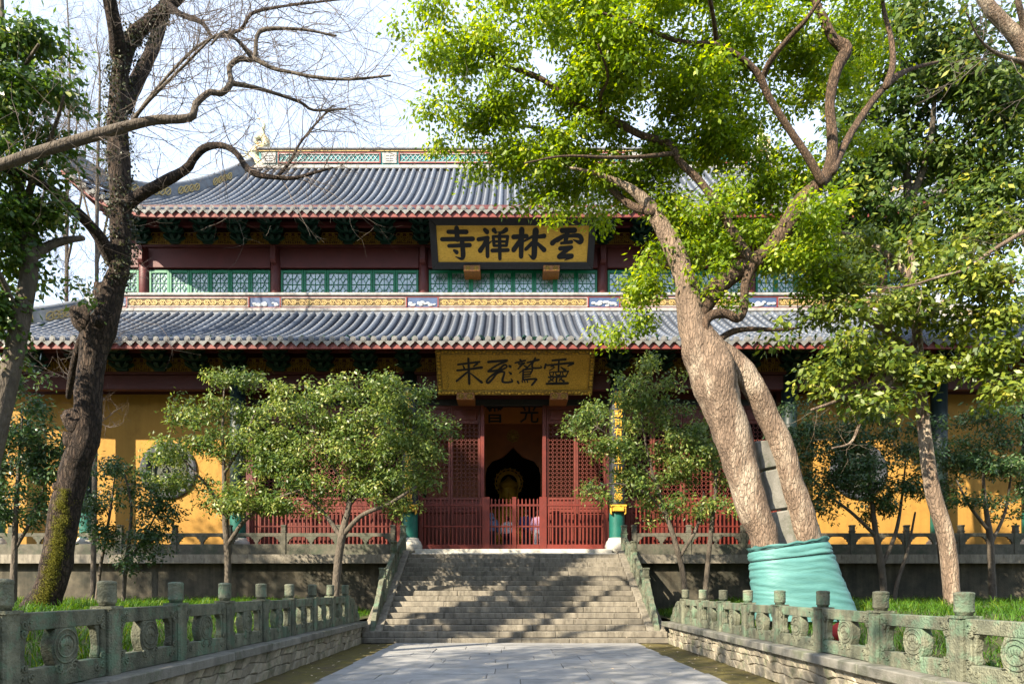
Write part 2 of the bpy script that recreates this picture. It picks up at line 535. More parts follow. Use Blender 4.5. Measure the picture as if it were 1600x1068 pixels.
# fallen petals and dry leaves on the path and moss
n = 700
c = np.stack([rng.uniform(-3.9, 3.9, n), rng.uniform(6, 17.5, n), np.full(n, .055)], 1)
keep = (np.abs(c[:, 0]) > 3.0) | (rng.random(n) < .25)
c = c[keep]
kk = rng.integers(0, 17, 130)
c = np.vstack([c, np.stack([rng.uniform(-3.3, 3.3, 130), 17.6 + kk * .322 + rng.uniform(.05, .3, 130), (kk + 1) * .152 + .012], 1)])
a = rng.uniform(0, 6.28, len(c)); s_ = rng.uniform(.012, .032, len(c))
du = np.stack([np.cos(a), np.sin(a), rng.uniform(-.3, .3, len(c))], 1) * s_[:, None]
dv = np.stack([-np.sin(a), np.cos(a), rng.uniform(-.3, .3, len(c))], 1) * (s_ * .6)[:, None]
V = np.stack([c - du, c - dv, c + du, c + dv], 1).reshape(-1, 3)
tag(put('fallen_petals', np_mesh('fallen_petals', V, np.arange(len(V)).reshape(-1, 4), 'petal')), 'pale petals and dry leaves scattered over the path and moss', kind='stuff')

def bank_z(x, y):
    t = min(1, max(0, (abs(x) - 4.35) / 3.2))
    t = t * t * (3 - 2 * t)
    return .60 + .42 * t + .05 * noise.noise((x * .7, y * .7, 3))
for sgn in (-1, 1):
    xs = np.concatenate([np.linspace(4.2, 9, 20), np.linspace(9.6, 34, 18)]) * sgn
    sheet('grass_bank', sorted(xs), np.linspace(-6, 23.6, 60), bank_z, 'soil')
    # liriope-like blades
    N = 42000
    u = rng.random(N)
    gx = np.where(u < .6, rng.uniform(4.42, 9, N), rng.uniform(9, 19, N))
    gy = rng.uniform(4.0, 23.3, N)
    tuf = np.array([noise.noise((float(p), float(q), 5.0)) for p, q in zip(gx * 2.3, gy * 2.3)])
    k = (tuf > -.32) & ~((gx > 17.5 * gy / 23 + 1.5))
    gx, gy, tuf = gx[k], gy[k], tuf[k]
    N = len(gx)
    base = np.stack([gx * sgn, gy, np.array([bank_z(float(p), float(q)) for p, q in zip(gx, gy)]) - .01], 1)
    ang = rng.uniform(0, 6.28, N)
    Ln = rng.uniform(.08, .24, N) * (1 + 1.1 * np.clip(tuf, -.5, .6))
    d = np.stack([np.cos(ang), np.sin(ang), np.zeros(N)], 1)
    sd = np.stack([-np.sin(ang), np.cos(ang), np.zeros(N)], 1) * .0055
    bend = rng.uniform(.35, 1.15, N)
    V = []
    for t, w in ((0, 1), (.4, 1.1), (.75, .8)):
        c = base + d * (bend * Ln * t * t)[:, None] + np.array([0, 0, 1.0]) * (Ln * (t - .35 * bend * t * t))[:, None]
        V += [c - sd * w, c + sd * w]
    c = base + d * (bend * Ln)[:, None] + np.array([0, 0, 1.0]) * (Ln * (1 - .55 * bend))[:, None]
    V += [c]
    V = np.stack(V, 1)
    i0 = np.arange(N)[:, None] * 7
    Fq = np.concatenate([i0 + np.array([[0, 1, 3]]), i0 + np.array([[0, 3, 2]]), i0 + np.array([[2, 3, 5]]), i0 + np.array([[2, 5, 4]]), i0 + np.array([[4, 5, 6]])], 0)
    q = np.clip(.45 + .5 * tuf + rng.normal(0, .2, N), 0, 1)
    tag(put('grass', np_mesh('grass', V.reshape(-1, 3), Fq, 'grass', False, np.tile(q, 5))),
        'bright green drooping grass on the bank %s of the path' % ('left' if sgn < 0 else 'right'), kind='stuff')

# ------------------------------------------------------------------ low walls with coping
for sgn, side in ((-1, 'left'), (1, 'right')):
    w = thing('low_wall', 'low rubble wall with stone coping along the %s side of the path' % side, 'wall', (sgn * 4.1, 10, 0))
    MB().box(min(sgn * (WX + .05), sgn * 4.4), max(sgn * (WX + .05), sgn * 4.4), 2.0, 17.62, -.01, .45).build('wall_core', 'mortar', w)
    # coping slabs
    y = 2.0
    k = 0
    while y < 18.0:
        d = min(1.47, 18.06 - y)
        if d < .3: break
        MB().box(min(sgn * (WX - .07), sgn * 4.5), max(sgn * (WX - .07), sgn * 4.5), y + .004, y + d - .004, .451, .575 + .004 * (k % 2)).build('coping_slab', 'coping', w, bevel=.012)
        y += d; k += 1
    # rubble stones: a sheared jittered net of polygons standing proud of the mortar
    rr = random.Random(11 + sgn)
    ny = 44; y0, y1 = 6.5, 17.6
    rows = [0.0, .16, .31, .45]
    pts = {}
    for j, zz in enumerate(rows):
        for i in range(ny + 2):
            yy = y0 + (i + .5 * j) * (y1 - y0) / ny
            pts[i, j] = (yy + rr.uniform(-.07, .07), min(.45, max(.0, zz + (rr.uniform(-.04, .04) if 0 < j < 3 else 0))))
    for j in range(3):
        for i in range(ny):
            q = [pts[i, j], pts[i + 1, j], pts[i + 1, j + 1], pts[i, j + 1]]
            cy = sum(p[0] for p in q) / 4; cz = sum(p[1] for p in q) / 4
            if cy > 17.55: continue
            sh = lambda f: [(min(17.6, cy + (p[0] - cy) * f), cz + (p[1] - cz) * f) for p in q]
            a_, b_ = sh(.95), sh(.74)
            pr = rr.uniform(.03, .065)
            vs = [(sgn * (WX + .05), p, z_) for p, z_ in a_] + [(sgn * (WX + .05 - pr * .6), p, z_) for p, z_ in a_] + [(sgn * (WX + .05 - pr), p, z_) for p, z_ in b_]
            fs = [(4 * l + m_, 4 * l + (m_ + 1) % 4, 4 * l + 4 + (m_ + 1) % 4, 4 * l + 4 + m_) for l in (0, 1) for m_ in range(4)] + [(8, 9, 10, 11)]
            MB().add(vs, fs).build('stone', 'rubble', w)

# ------------------------------------------------------------------ path balustrades
def post_mesh(h, w=.19, cap_h=.22, cap_r=.088):
    mb = MB()
    s = w / 2
    mb.prism([(-s, -s + .02), (-s + .02, -s), (s - .02, -s), (s, -s + .02), (s, s - .02), (s - .02, s), (-s + .02, s), (-s, s - .02)], 0, h - cap_h - .055, 'z')
    mb.box(-s - .012, s + .012, -s - .012, s + .012, h - cap_h - .055, h - cap_h - .028)
    return mb
def cap_mesh(h, cap_h=.22, r=.088, n=20, seed=0):
    mb = MB()
    prof = [(r * .82, h - cap_h - .03), (r * .84, h - cap_h), (r * .97, h - cap_h + .008), (r * 1.0, h - cap_h + .02)]
    z0, z1 = h - cap_h + .03, h - .035
    for i in range(9):
        prof.append((r * .98, z0 + (z1 - z0) * i / 8))
    prof += [(r * 1.0, h - .03), (r * 1.02, h - .02), (r * .99, h - .008), (r * .88, h), (r * .5, h + .008)]
    mb.lathe(prof, (0, 0, 0), n)
    # carved relief round the drum
    for idx, (x, y, z) in enumerate(mb.v):
        if z0 < z < z1:
            a = math.atan2(y, x)
            f = 1 + .07 * (noise.noise((math.cos(a) * 5, math.sin(a) * 5, z * 45 + seed * 7)))
            mb.v[idx] = (x * f, y * f, z)
    return mb

def relief_curl(mb, cy, cz, r, x, out, turns=1.4, th=.012, flip=1):
    pts = []
    for i in range(11):
        t = i / 10
        a = flip * t * turns * 2 * math.pi + .6
        rad = r * (1 - .75 * t)
        pts.append((x, cy + rad * math.cos(a), cz + rad * math.sin(a)))
    mb.tube(pts, th, 5)

def rail_panel(Lp, h=.665, zb=0.0):
    """panel in local coords: along +y from 0 to Lp, thickness about x = +-.055; oval boss between two openings"""
    t = .055
    mb = MB()
    top, bot = .15, .19
    e = .085
    mb.box(-t, t, 0, Lp, zb + h - top, zb + h)                      # top rail
    mb.box(-t, t, 0, Lp, zb, zb + bot)                              # bottom board
    for a, b in ((0, e), (Lp - e, Lp)):
        mb.box(-t, t, a, b, zb + bot, zb + h - top)
    c = Lp / 2
    z0, z1 = zb + bot, zb + h - top
    def oval(w, x0, x1, zz0, zz1, n=7):
        poly = []
        for i in range(n + 1):
            q = i / n
            poly.append((c - w * (.72 + .28 * math.sin(math.pi * q)), zz0 + (zz1 - zz0) * q))
        for i in range(n, -1, -1):
            q = i / n
            poly.append((c + w * (.72 + .28 * math.sin(math.pi * q)), zz0 + (zz1 - zz0) * q))
        mb.prism(poly, x0, x1, 'x')
    oval(.19, -t + .002, t - .002, z0, z1)
    # inner posts beside the end of the openings (bracket shaped)
    for sg, a in ((1, e), (-1, Lp - e)):
        mb.prism([(a, z1), (a, z0), (a + sg * .03, z0), (a + sg * .04, z0 + .04), (a + sg * .025, z0 + .12), (a + sg * .05, z1 - .05), (a + sg * .09, z1 - .015), (a + sg * .09, z1)], -t * .7, t * .7, 'x')
    rel = MB()
    rl = random.Random(5)
    for sg in (-1, 1):
        x = sg * t
        # lotus relief on the oval
        n = 26
        for k, (ry, rz) in enumerate(((.165, .15), (.115, .10))):
            pts = [(x, c + ry * math.cos(i * 2 * math.pi / n), (z0 + z1) / 2 + rz * math.sin(i * 2 * math.pi / n)) for i in range(n + 1)]
            rel.tube(pts, .009, 5)
        for k in range(5):
            a = (k - 2) * .45
            rel.sphere((x, c + .085 * math.sin(a), (z0 + z1) / 2 - .03 + .07 * math.cos(a)), .034, (.35, .75, 1.2), 8, 5)
        for q in (-1, 1):
            relief_curl(rel, c + q * .11, z0 - .025, .055, x, sg, 1.3, .012, q)
            relief_curl(rel, c + q * .06, z0 - .06, .035, x, sg, 1.2, .01, -q)
            for cz in (z1 + .055, z1 - .02, z0 + .02, z0 - .07):
                relief_curl(rel, c + q * (c - .05 - .03 * rl.random()), cz, .04, x, sg, 1.3, .011, q)
            relief_curl(rel, c + q * (c - .14), z1 + .06, .04, x, sg, 1.3, .011, -q)
            relief_curl(rel, c + q * (c - .16), z0 - .08, .045, x, sg, 1.2, .011, -q)
    return mb, rel

PH = .94
caps = [cap_mesh(PH, seed=i).mesh('cap', 'stone_green', True) for i in range(3)]
post_me = post_mesh(PH).mesh('post', 'stone_green')

def drum_end(mb, x0, x1, prof):
    mb.prism(prof, x0, x1, 'x')

for sgn, side, ylast, ztop, pitch, hs in ((-1, 'left', 16.8, .577, 1.42, 1.0), (1, 'right', 16.7, .577, 1.465, .885)):
    panel_mb, relief_mb = rail_panel(pitch - .19)
    panel_me = panel_mb.mesh('panel', 'stone_green', bevel=.008)
    relief_me = relief_mb.mesh('relief', 'stone_green', True)
    hsc = (1, 1, hs)
    bal = thing('stone_balustrade', 'carved mossy stone balustrade with drum capped posts on the %s of the path' % side, 'balustrade', (sgn * 4.17, 10, ztop))
    for k in range(10):
        y = ylast - k * pitch
        p = put('post', post_me, bal, (sgn * 4.17, y, ztop), (random.uniform(-.012, .012), random.uniform(-.012, .012), random.uniform(-.03, .03)), hsc)
        put('cap', caps[k % 3], p, (sgn * 4.17, y, ztop), (0, 0, k * 1.3))
        jr = (random.uniform(-.006, .006), random.uniform(-.012, .012), random.uniform(-.006, .006))
        pn = put('panel', panel_me, bal, (sgn * 4.17, y - pitch + .095, ztop + .002), jr, hsc)
        put('relief', relief_me, pn, (sgn * 4.17, y - pitch + .095, ztop + .002))['kind'] = 'stuff'
    # scroll stone that ends the balustrade at the stairs
    mb = MB()
    y0 = ylast + .096
    prof = [(a_, ztop + (b_ - ztop) * hs) for a_, b_ in [(y0, ztop + .002), (y0 + 1.18, ztop + .002), (y0 + 1.2, ztop + .09), (y0 + 1.1, ztop + .19), (y0 + .98, ztop + .24), (y0 + .95, ztop + .34), (y0 + .84, ztop + .43), (y0 + .72, ztop + .46),
            (y0 + .62, ztop + .56), (y0 + .46, ztop + .62), (y0 + .3, ztop + .61), (y0 + .18, ztop + .66), (y0, ztop + .67)]]
    mb.prism(prof, sgn * 4.17 - .07, sgn * 4.17 + .07, 'x')
    so = mb.build('scroll_stone', 'stone_green', bal, bevel=.01)
    rl = MB()
    for sg in (-1, 1):
        for cy, cz, r in ((y0 + .42, ztop + .34 * hs, .19), (y0 + .82, ztop + .21 * hs, .13), (y0 + .16, ztop + .5 * hs, .09)):
            relief_curl(rl, cy, cz, r, sgn * 4.17 + sg * .07, sg, 2.2, .016, 1)
    rl.build('relief', 'stone_green', so, True)['kind'] = 'stuff'

# ------------------------------------------------------------------ staircase
NS, RISE, TREAD, SY = 17, .152, .322, 17.6
PT = NS * RISE                                   # platform level 2.584
core = MB()
for k in range(NS):
    core.box(-3.48, 3.48, SY + k * TREAD + .06, SY + (k + 1) * TREAD + .3, -.01 if k == 0 else (k - 1) * RISE + .02, (k + 1) * RISE - .03)
st = tag(core.build('stone_stairs', 'mortar'), kind='structure')
rr = random.Random(21)
for k in range(NS):
    hx = 4.27 if k == 0 else 4.02 if k == 1 else 3.5
    x = -hx
    yf = SY + k * TREAD
    while x < hx - .05:
        w = rr.uniform(1.0, 2.0)
        if x + w > hx - .6: w = hx - x
        jz = rr.uniform(-.004, .004); jy = rr.uniform(-.006, .006)
        mb = MB().box(x + .003, x + w - .003, yf + jy, yf + TREAD + .05, k * RISE + .002 + (.02 if k == 0 else 0), (k + 1) * RISE + jz)
        mb.build('step_stone', 'step_stone', st, bevel=.012)
        x += w
# sloped stringers, balustrades on them
slope = RISE / TREAD
def sz(y): return (y - SY) * slope + .10
for sgn, side in ((-1, 'left'), (1, 'right')):
    xa, xb = sorted((sgn * 3.503, sgn * 4.0))
    mb = MB()
    mb.prism([(18.0, .305), (18.15, .40), (23.05, sz(23.05) + .06), (23.38, PT + .02), (23.38, -.01), (18.25, -.01), (18.25, .305)], xa, xb, 'x')
    mb.build('stringer_stone', 'step_stone', st, bevel=.015)
    bl = thing('stair_balustrade', 'mossy carved stone balustrade climbing the %s edge of the stairs' % side, 'balustrade', (sgn * 3.77, 20, 1))
    xc = sgn * 3.77
    ys = [19.55, 21.45, 23.28]
    zb = [sz(y) + .03 for y in ys]; zb[2] = PT + .025
    sp = post_mesh(.9, .2, .2).mesh('post', 'stone_green')
    for i, y in enumerate(ys):
        p = put('post', sp, bl, (xc, y, zb[i]), scale=(1, 1, 1.02))
        cm = MB()
        cm.box(-.1, .1, -.1, .1, .64, .68); cm.box(-.085, .085, -.085, .085, .68, .86); cm.box(-.1, .1, -.1, .1, .86, .92)
        put('cap', cm.mesh('cap', 'stone_green', bevel=.015), p, (xc, y, zb[i] + .04))
    for i in (0, 1):
        a, b = ys[i] + .1, ys[i + 1] - .1
        za, zb_ = zb[i] + .1 * slope, zb[i + 1] - .1 * slope
        zz = lambda y, o: za + (zb_ - za) * (y - a) / (b - a) + o
        mb = MB()
        q = lambda y0, y1, o0, o1: mb.prism([(y0, zz(y0, o0)), (y1, zz(y1, o0)), (y1, zz(y1, o1)), (y0, zz(y0, o1))], xc - .06, xc + .06, 'x')
        q(a, b, -.02, .22); q(a, b, .5, .63)
        for f0, f1 in ((0, .1), (.28, .38), (.62, .72), (.9, 1)):
            q(a + (b - a) * f0, a + (b - a) * f1, .22, .5)
        mb.build('panel', 'stone_green', bl, bevel=.008)
    # scroll end running down the slope
    a = ys[0] - .1
    f = lambda d, o: (a - d, sz(a - d) + .03 + o)
    prof = [f(0, -.03), f(0, .72), f(.18, .70), f(.26, .62), f(.40, .60), f(.50, .50), f(.64, .49), f(.74, .40), f(.9, .38), f(1.0, .28), f(1.14, .26), f(1.24, .14), f(1.38, .10), f(1.42, .0), f(1.42, -.02)]
    mb = MB(); mb.prism(prof, xc - .07, xc + .07, 'x')
    so = mb.build('scroll_stone', 'stone_green', bl, bevel=.01)
    rl = MB()
    for sg in (-1, 1):
        for d, o, r in ((.2, .4, .17), (.55, .27, .14), (.95, .16, .1)):
            yy, z_ = f(d, o)
            relief_curl(rl, yy, z_, r, xc + sg * .07, sg, 2.0, .015, -1)
    rl.build('relief', 'stone_green', so, True)['kind'] = 'stuff'

# ------------------------------------------------------------------ terrace: platform, retaining walls, terrace balustrade
pf = tag(MB().box(-24, 24, 23.0, 40, PT - .3, PT).build('terrace_paving', 'step_stone'), kind='structure')
MB().box(-3.45, 3.45, 23.02, 23.5, PT + .002, PT + .045).build('landing_slab', 'pale_stone', pf, bevel=.01)
MB().box(-3.42, 3.42, 23.62, 24.45, PT + .003, 2.80).build('threshold_stone', 'pale_stone', pf, bevel=.015)
for sgn, side in ((-1, 'left'), (1, 'right')):
    xa, xb = sorted((sgn * 4.0, sgn * 24.0))
    rw = thing('retaining_wall', 'dark weathered terrace retaining wall to the %s of the stairs' % side, 'wall', (sgn * 12, 23.3, .9))
    MB().box(xa, xb, 23.3, 23.6, .3, PT - .16).build('wall_face', 'dark_wall', rw)
    MB().box(min(xa, xb), max(xa, xb), 23.22, 23.9, PT - .155, PT + .012).build('coping', 'stone', rw, bevel=.012)
    tb = thing('terrace_balustrade', 'grey stone balustrade with cloud shaped openings on the terrace %s of the stairs' % side, 'balustrade', (sgn * 12, 23.5, PT))
    pm = MB(); pm.box(-.08, .08, -.08, .08, 0, .78); pm.box(-.095, .095, -.095, .095, .78, .82); pm.box(-.075, .075, -.075, .075, .82, .96); pm.box(-.09, .09, -.09, .09, .96, 1.02)
    pme = pm.mesh('post', 'stone', bevel=.01)
    pit = 1.875
    pn = MB()
    Lw = pit - .16
    pn.box(0, Lw, -.05, .05, 0, .36)
    pn.box(0, Lw, -.05, .05, .62, .74)
    for c0, w in ((0, .1), (Lw / 2, .09), (Lw, .1)):
        poly = []
        for s1 in (-1, 1):
            pp = [(w * .5, .36), (w * .55, .43), (w * 1.1, .47), (w * 1.0, .51), (w * 1.9, .545), (w * 1.8, .58), (w * 2.8, .62)]
            poly += [(c0 + s1 * a, b) for a, b in (pp if s1 == 1 else pp[::-1])] if s1 == 1 else []
        right = [(c0 + a, b) for a, b in pp]
        left = [(c0 - a, b) for a, b in pp[::-1]]
        if c0 == 0: left = [(0, .62), (0, .36)]
        if c0 == Lw: right = [(Lw, .36), (Lw, .62)]
        pn.prism(right + left, -.045, .045, 'y')
    pnm = pn.mesh('panel', 'stone', bevel=.006)
    for i in range(9):
        x = sgn * (4.15 + i * pit)
        put('post', pme, tb, (x, 23.5, PT + .012))
        x0 = min(x, x + sgn * pit) + .08
        put('panel', pnm, tb, (x0, 23.5, PT + .013))
# ------------------------------------------------------------------ the temple hall
hall = thing('temple_hall', 'two tiered temple hall with grey tiled roofs, yellow walls and red doors above the stairs', 'temple', (0, 30, PT))
LR = dict(ye=22.3, ze=Z(531, 22.3), yt=27.3, zt=Z(488, 27.3), xr=16.6, xc=20.6, xs=16.5, lift=.9, a=.72)
UR = dict(ye=25.7, ze=Z(327, 25.7), yt=34.3, zt=Z(263, 34.3), xr=13.0, xc=16.9, xs=13.6, lift=1.5, a=.66)
PITCH = .338
def roof_pt(r, x, t):
    y = r['ye'] + (r['yt'] - r['ye']) * t
    u = max(0, (abs(x) - r['xs']) / (r['xc'] - r['xs']))
    z = r['ze'] + (r['zt'] - r['ze']) * (r['a'] * t + (1 - r['a']) * t * t) + r['lift'] * u ** 2.2 * (1 - t) ** 1.5
    return Vector((x, y - .25 * u * u * (1 - t), z))
def tmax(r, x):
    if abs(x) <= r['xr']: return 1.0
    return max(0.02, 1 - (abs(x) - r['xr']) / (r['xc'] - r['xr']))

def tile_row(r, x, relx):
    """overlapping half-round cover tiles from eave to ridge, local x about 0 when relx"""
    tm = tmax(r, x)
    Ltot = math.hypot(r['yt'] - r['ye'], r['zt'] - r['ze']) * tm
    ns = max(1, int(Ltot / .36))
    mb = MB()
    for i in range(ns):
        t0, t1 = tm * i / ns, tm * (i + 1) / ns
        a, b = roof_pt(r, x, t0), roof_pt(r, x, min(tm, t1 + .012))
        d = (b - a).normalized()
        up = Vector((1, 0, 0)).cross(d).normalized()
        if up.z < 0: up = -up
        vs = []
        for p, rad in ((a, .112), (b, .098)):
            for k in range(7):
                an = math.pi * k / 6
                vs.append(p + Vector((1, 0, 0)) * (rad * math.cos(an)) + up * (rad * math.sin(an) - .02))
        if relx: vs = [v - Vector((x, 0, 0)) for v in vs]
        mb.add(vs, [(k, k + 1, k + 8, k + 7) for k in range(6)] + [(6, 5, 4, 3, 2, 1, 0)])
    return mb

end_mb = MB()
n = 12
pr = [(.095 * math.cos(2 * math.pi * k / n), .095 * math.sin(2 * math.pi * k / n)) for k in range(n)]
end_mb.prism(pr, -.06, .03, 'y')
end_mb.prism([(p * .62, q * .62) for p, q in pr], -.072, -.055, 'y')
end_me = end_mb.mesh('tile_end', 'tile_end')
dr = MB()
dr.prism([(-.15, .04), (-.13, -.045), (-.07, -.10), (0, -.175), (.07, -.10), (.13, -.045), (.15, .04), (.08, .012), (0, 0), (-.08, .012)], -.05, -.02, 'y')
drip_me = dr.mesh('drip_tile', 'tile_end')

def make_roof(name, r, label):
    nx = 90
    xs = np.linspace(-r['xc'], r['xc'], nx)
    V, Fa = [], []
    nt = 22
    for j in range(nt):
        for x in xs:
            p = roof_pt(r, x, tmax(r, x) * j / (nt - 1))
            V.append((p.x, p.y, p.z - .05))
    for j in range(nt - 1):
        for i in range(nx - 1):
            Fa.append((j * nx + i, j * nx + i + 1, (j + 1) * nx + i + 1, (j + 1) * nx + i))
    # side slopes and back slope, mirrored about the ridge
    mb = MB(); mb.add(V, Fa)
    yb = 2 * UR['yt'] - r['ye']
    for sgn in (-1, 1):
        grid = []
        for j in range(nt):
            t = j / (nt - 1)
            hip = roof_pt(r, sgn * (r['xc'] + (r['xr'] - r['xc']) * t), t)
            grid.append([(hip.x, hip.y + (2 * UR['yt'] - 2 * hip.y) * q, hip.z - .05) for q in (0, .08, .5, .92, 1)])
        vs = [p for row in grid for p in row]
        fs = [(j * 5 + i, j * 5 + i + 1, (j + 1) * 5 + i + 1, (j + 1) * 5 + i) for j in range(nt - 1) for i in range(4)]
        mb.add(vs, fs)
    if r is UR:
        mb.add([(x, 2 * UR['yt'] - y, z) for x, y, z in V], [f[::-1] for f in Fa])
    sh = mb.build(name, 'pan_tile', hall, True)
    sh['label'] = label
    ncount = int(2 * r['xc'] / PITCH)
    shared = None
    for i in range(-ncount // 2, ncount // 2 + 1):
        x = (i + .5) * PITCH
        if abs(x) > r['xc'] - .15: continue
        if abs(x) < min(r['xr'], r['xs']):
            if shared is None:
                me = tile_row(r, x, True).mesh('tile_row', 'tile', True); shared = me
            put('tile_row', shared, sh, (x + random.uniform(-.012, .012), 0, random.uniform(-.008, .008)))
        else:
            tile_row(r, x, False).build('tile_row', 'tile', sh, True)
        e = roof_pt(r, x, 0)
        put('tile_end', end_me, sh, (x + random.uniform(-.01, .01), e.y, e.z + .02 + random.uniform(-.01, .01)))
        e2 = roof_pt(r, x + PITCH / 2, 0)
        if abs(x + PITCH / 2) < r['xc'] - .1:
            put('drip_tile', drip_me, sh, (x + PITCH / 2, e2.y, e2.z - .04 + random.uniform(-.008, .008)), (0, random.uniform(-.05, .05), 0))
    # fascia and soffit
    fm = MB(); sm = MB()
    xs = np.linspace(-r['xc'], r['xc'], 60)
    for i in range(59):
        a, b = roof_pt(r, xs[i], 0), roof_pt(r, xs[i + 1], 0)
        fm.add([a + Vector((0, .03, -.06)), b + Vector((0, .03, -.06)), b + Vector((0, .03, -.27)), a + Vector((0, .03, -.27)),
                a + Vector((0, .12, -.06)), b + Vector((0, .12, -.06)), b + Vector((0, .12, -.27)), a + Vector((0, .12, -.27))],
               [(0, 3, 2, 1), (3, 7, 6, 2), (4, 5, 6, 7), (0, 1, 5, 4)])
        d = 3.4
        t = min(1, 2.6 / (r['yt'] - r['ye']))
        a2, b2 = roof_pt(r, xs[i], t * tmax(r, xs[i])), roof_pt(r, xs[i + 1], t * tmax(r, xs[i + 1]))
        sm.add([a + Vector((0, .12, -.2)), b + Vector((0, .12, -.2)), b2 + Vector((0, 0, -.22)), a2 + Vector((0, 0, -.22))], [(0, 1, 2, 3)])
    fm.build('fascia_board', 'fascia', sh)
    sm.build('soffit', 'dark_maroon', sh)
    # side fascias
    for sgn in (-1, 1):
        c = roof_pt(r, sgn * r['xc'], 0)
        m2 = MB()
        m2.box(min(c.x, c.x - sgn * .08), max(c.x, c.x - sgn * .08), c.y + .05, 2 * UR['yt'] - c.y, c.z - .30, c.z - .07)
        m2.build('side_fascia', 'fascia', sh)
        m3 = MB()
        xi = sgn * (r['xc'] - 2.4)
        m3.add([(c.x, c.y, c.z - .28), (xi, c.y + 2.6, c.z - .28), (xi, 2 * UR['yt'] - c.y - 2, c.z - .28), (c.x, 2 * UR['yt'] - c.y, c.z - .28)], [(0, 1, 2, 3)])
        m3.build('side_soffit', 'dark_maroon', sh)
    return sh
lroof = make_roof('lower_roof', LR, 'lower tier of blue grey tiled roof')
uroof = make_roof('upper_roof', UR, 'upper tier of blue grey tiled roof')

# ---- flat ornament units
def ring(mb, cx, cz, r, w, y, n=10, a0=0, a1=6.2832, th=.02):
    k = max(3, int(n * abs(a1 - a0) / 6.2832))
    for i in range(k):
        p, q = a0 + (a1 - a0) * i / k, a0 + (a1 - a0) * (i + 1) / k
        vs = []
        for yy in (y, y + th):
            for a in (p, q):
                for rr_ in (r - w / 2, r + w / 2):
                    vs.append((cx + rr_ * math.cos(a), yy, cz + rr_ * math.sin(a)))
        mb.add(vs, [(0, 1, 3, 2), (4, 6, 7, 5), (0, 2, 6, 4), (1, 5, 7, 3)])

# ---- ridge band between the tiers
by = 27.25
zb0, zb1 = Z(485, by), Z(459, by)
lx = 16.6
rb = MB()
rb.box(-lx, lx, by, by + .5, zb0 - .35, zb1 - .1)
band = rb.build('lower_ridge', 'ridge_white', hall)
MB().box(-lx - .02, lx + .02, by - .09, by + .55, zb1 - .098, zb1 + .03).build('ridge_cap', 'ridge_white', band, bevel=.03)
MB().box(-lx, lx, by - .1, by - .002, zb0 - .06, zb0 + .08).build('lower_moulding', 'ridge_white', band, bevel=.02)
MB().box(-lx, lx, by - .14, by - .003, zb0 - .34, zb0 - .1).build('base_moulding', 'ridge_grey', band, bevel=.03)
hh = zb1 - .1 - (zb0 + .08)
pz0, pz1 = zb0 + .105, zb1 - .125
for z_ in (pz0 - .004, pz1 - .026):
    MB().box(-lx, lx, by - .03, by - .004, z_, z_ + .03).build('red_line', 'ridge_red', band)
posx = []
bays = [(X(686, by), X(917, by))]
edges = [(-3.95, 2.95)]
blue = [X(660, by) - .0, X(414, by), X(190, by) - .4]
blue = sorted([-abs(b) for b in blue]) + sorted([abs(b) for b in blue])
bw = .60
def fret_panel(x0, x1):
    mb = MB()
    w = x1 - x0
    nu = max(1, round(w / .62))
    u = w / nu
    zc = (pz0 + pz1) / 2
    hz = (pz1 - pz0) / 2 - .09
    for i in range(nu):
        c = x0 + (i + .5) * u
        ring(mb, c - u * .22, zc, hz * .78, .028, by - .035, 10, .5, 5.6)
        ring(mb, c + u * .22, zc, hz * .78, .028, by - .035, 10, 3.6, 8.8)
        ring(mb, c - u * .22, zc, hz * .34, .026, by - .035, 8)
        ring(mb, c + u * .22, zc, hz * .34, .026, by - .035, 8)
        mb.bar((c - u * .1, by - .025, zc + hz * .7), (c + u * .1, by - .025, zc - hz * .7), .02, .028, (0, 1, 0))
        mb.bar((c - u * .5, by - .025, zc), (c - u * .4, by - .025, zc), .02, .028, (0, 1, 0))
        mb.bar((c + u * .4, by - .025, zc), (c + u * .5, by - .025, zc), .02, .028, (0, 1, 0))
    return mb
cuts = [-lx] + blue + [lx]
for i in range(len(cuts) - 1):
    a = cuts[i] + (bw / 1.0 + .06 if i > 0 else .1)
    b = cuts[i + 1] - (bw + .06 if i < len(cuts) - 2 else .1)
    if b - a < .5: continue
    MB().box(a, b, by - .012, by - .003, pz0 + .03, pz1 - .03).build('fret_backing', 'fret_back', band)
    fr = MB()
    for z0_, z1_ in ((pz0 + .03, pz0 + .07), (pz1 - .07, pz1 - .03)):
        fr.box(a - .03, b + .03, by - .045, by - .005, z0_, z1_)
    fr.box(a - .03, a + .02, by - .045, by - .005, pz0 + .071, pz1 - .071); fr.box(b - .02, b + .03, by - .045, by - .005, pz0 + .071, pz1 - .071)
    fr.build('fret_frame', 'ridge_white', band)
    fret_panel(a + .05, b - .05).build('fretwork', 'fret_gold', band)
rr = random.Random(8)
for bx in blue:
    bp = MB().box(bx - bw, bx + bw, by - .02, by - .003, pz0 + .03, pz1 - .03).build('relief_panel', 'relief_blue', band)
    for s1 in (-1, 1):
        MB().box(bx + s1 * (bw + .03) - .025, bx + s1 * (bw + .03) + .025, by - .06, by - .004, pz0 + .02, pz1 - .02).build('red_line', 'ridge_red', band)
    lm = MB()
    for k in range(16):
        px_ = bx + rr.uniform(-.5, .5); hz_ = rr.uniform(0, .7) * (1 - abs(px_ - bx))
        lm.sphere((px_, by - .03, pz0 + .08 + hz_ * (pz1 - pz0 - .2)), rr.uniform(.04, .09), (1.4, .4, .8), 7, 5)
    lm.build('relief_carving', 'relief_white', band, True)['kind'] = 'stuff'

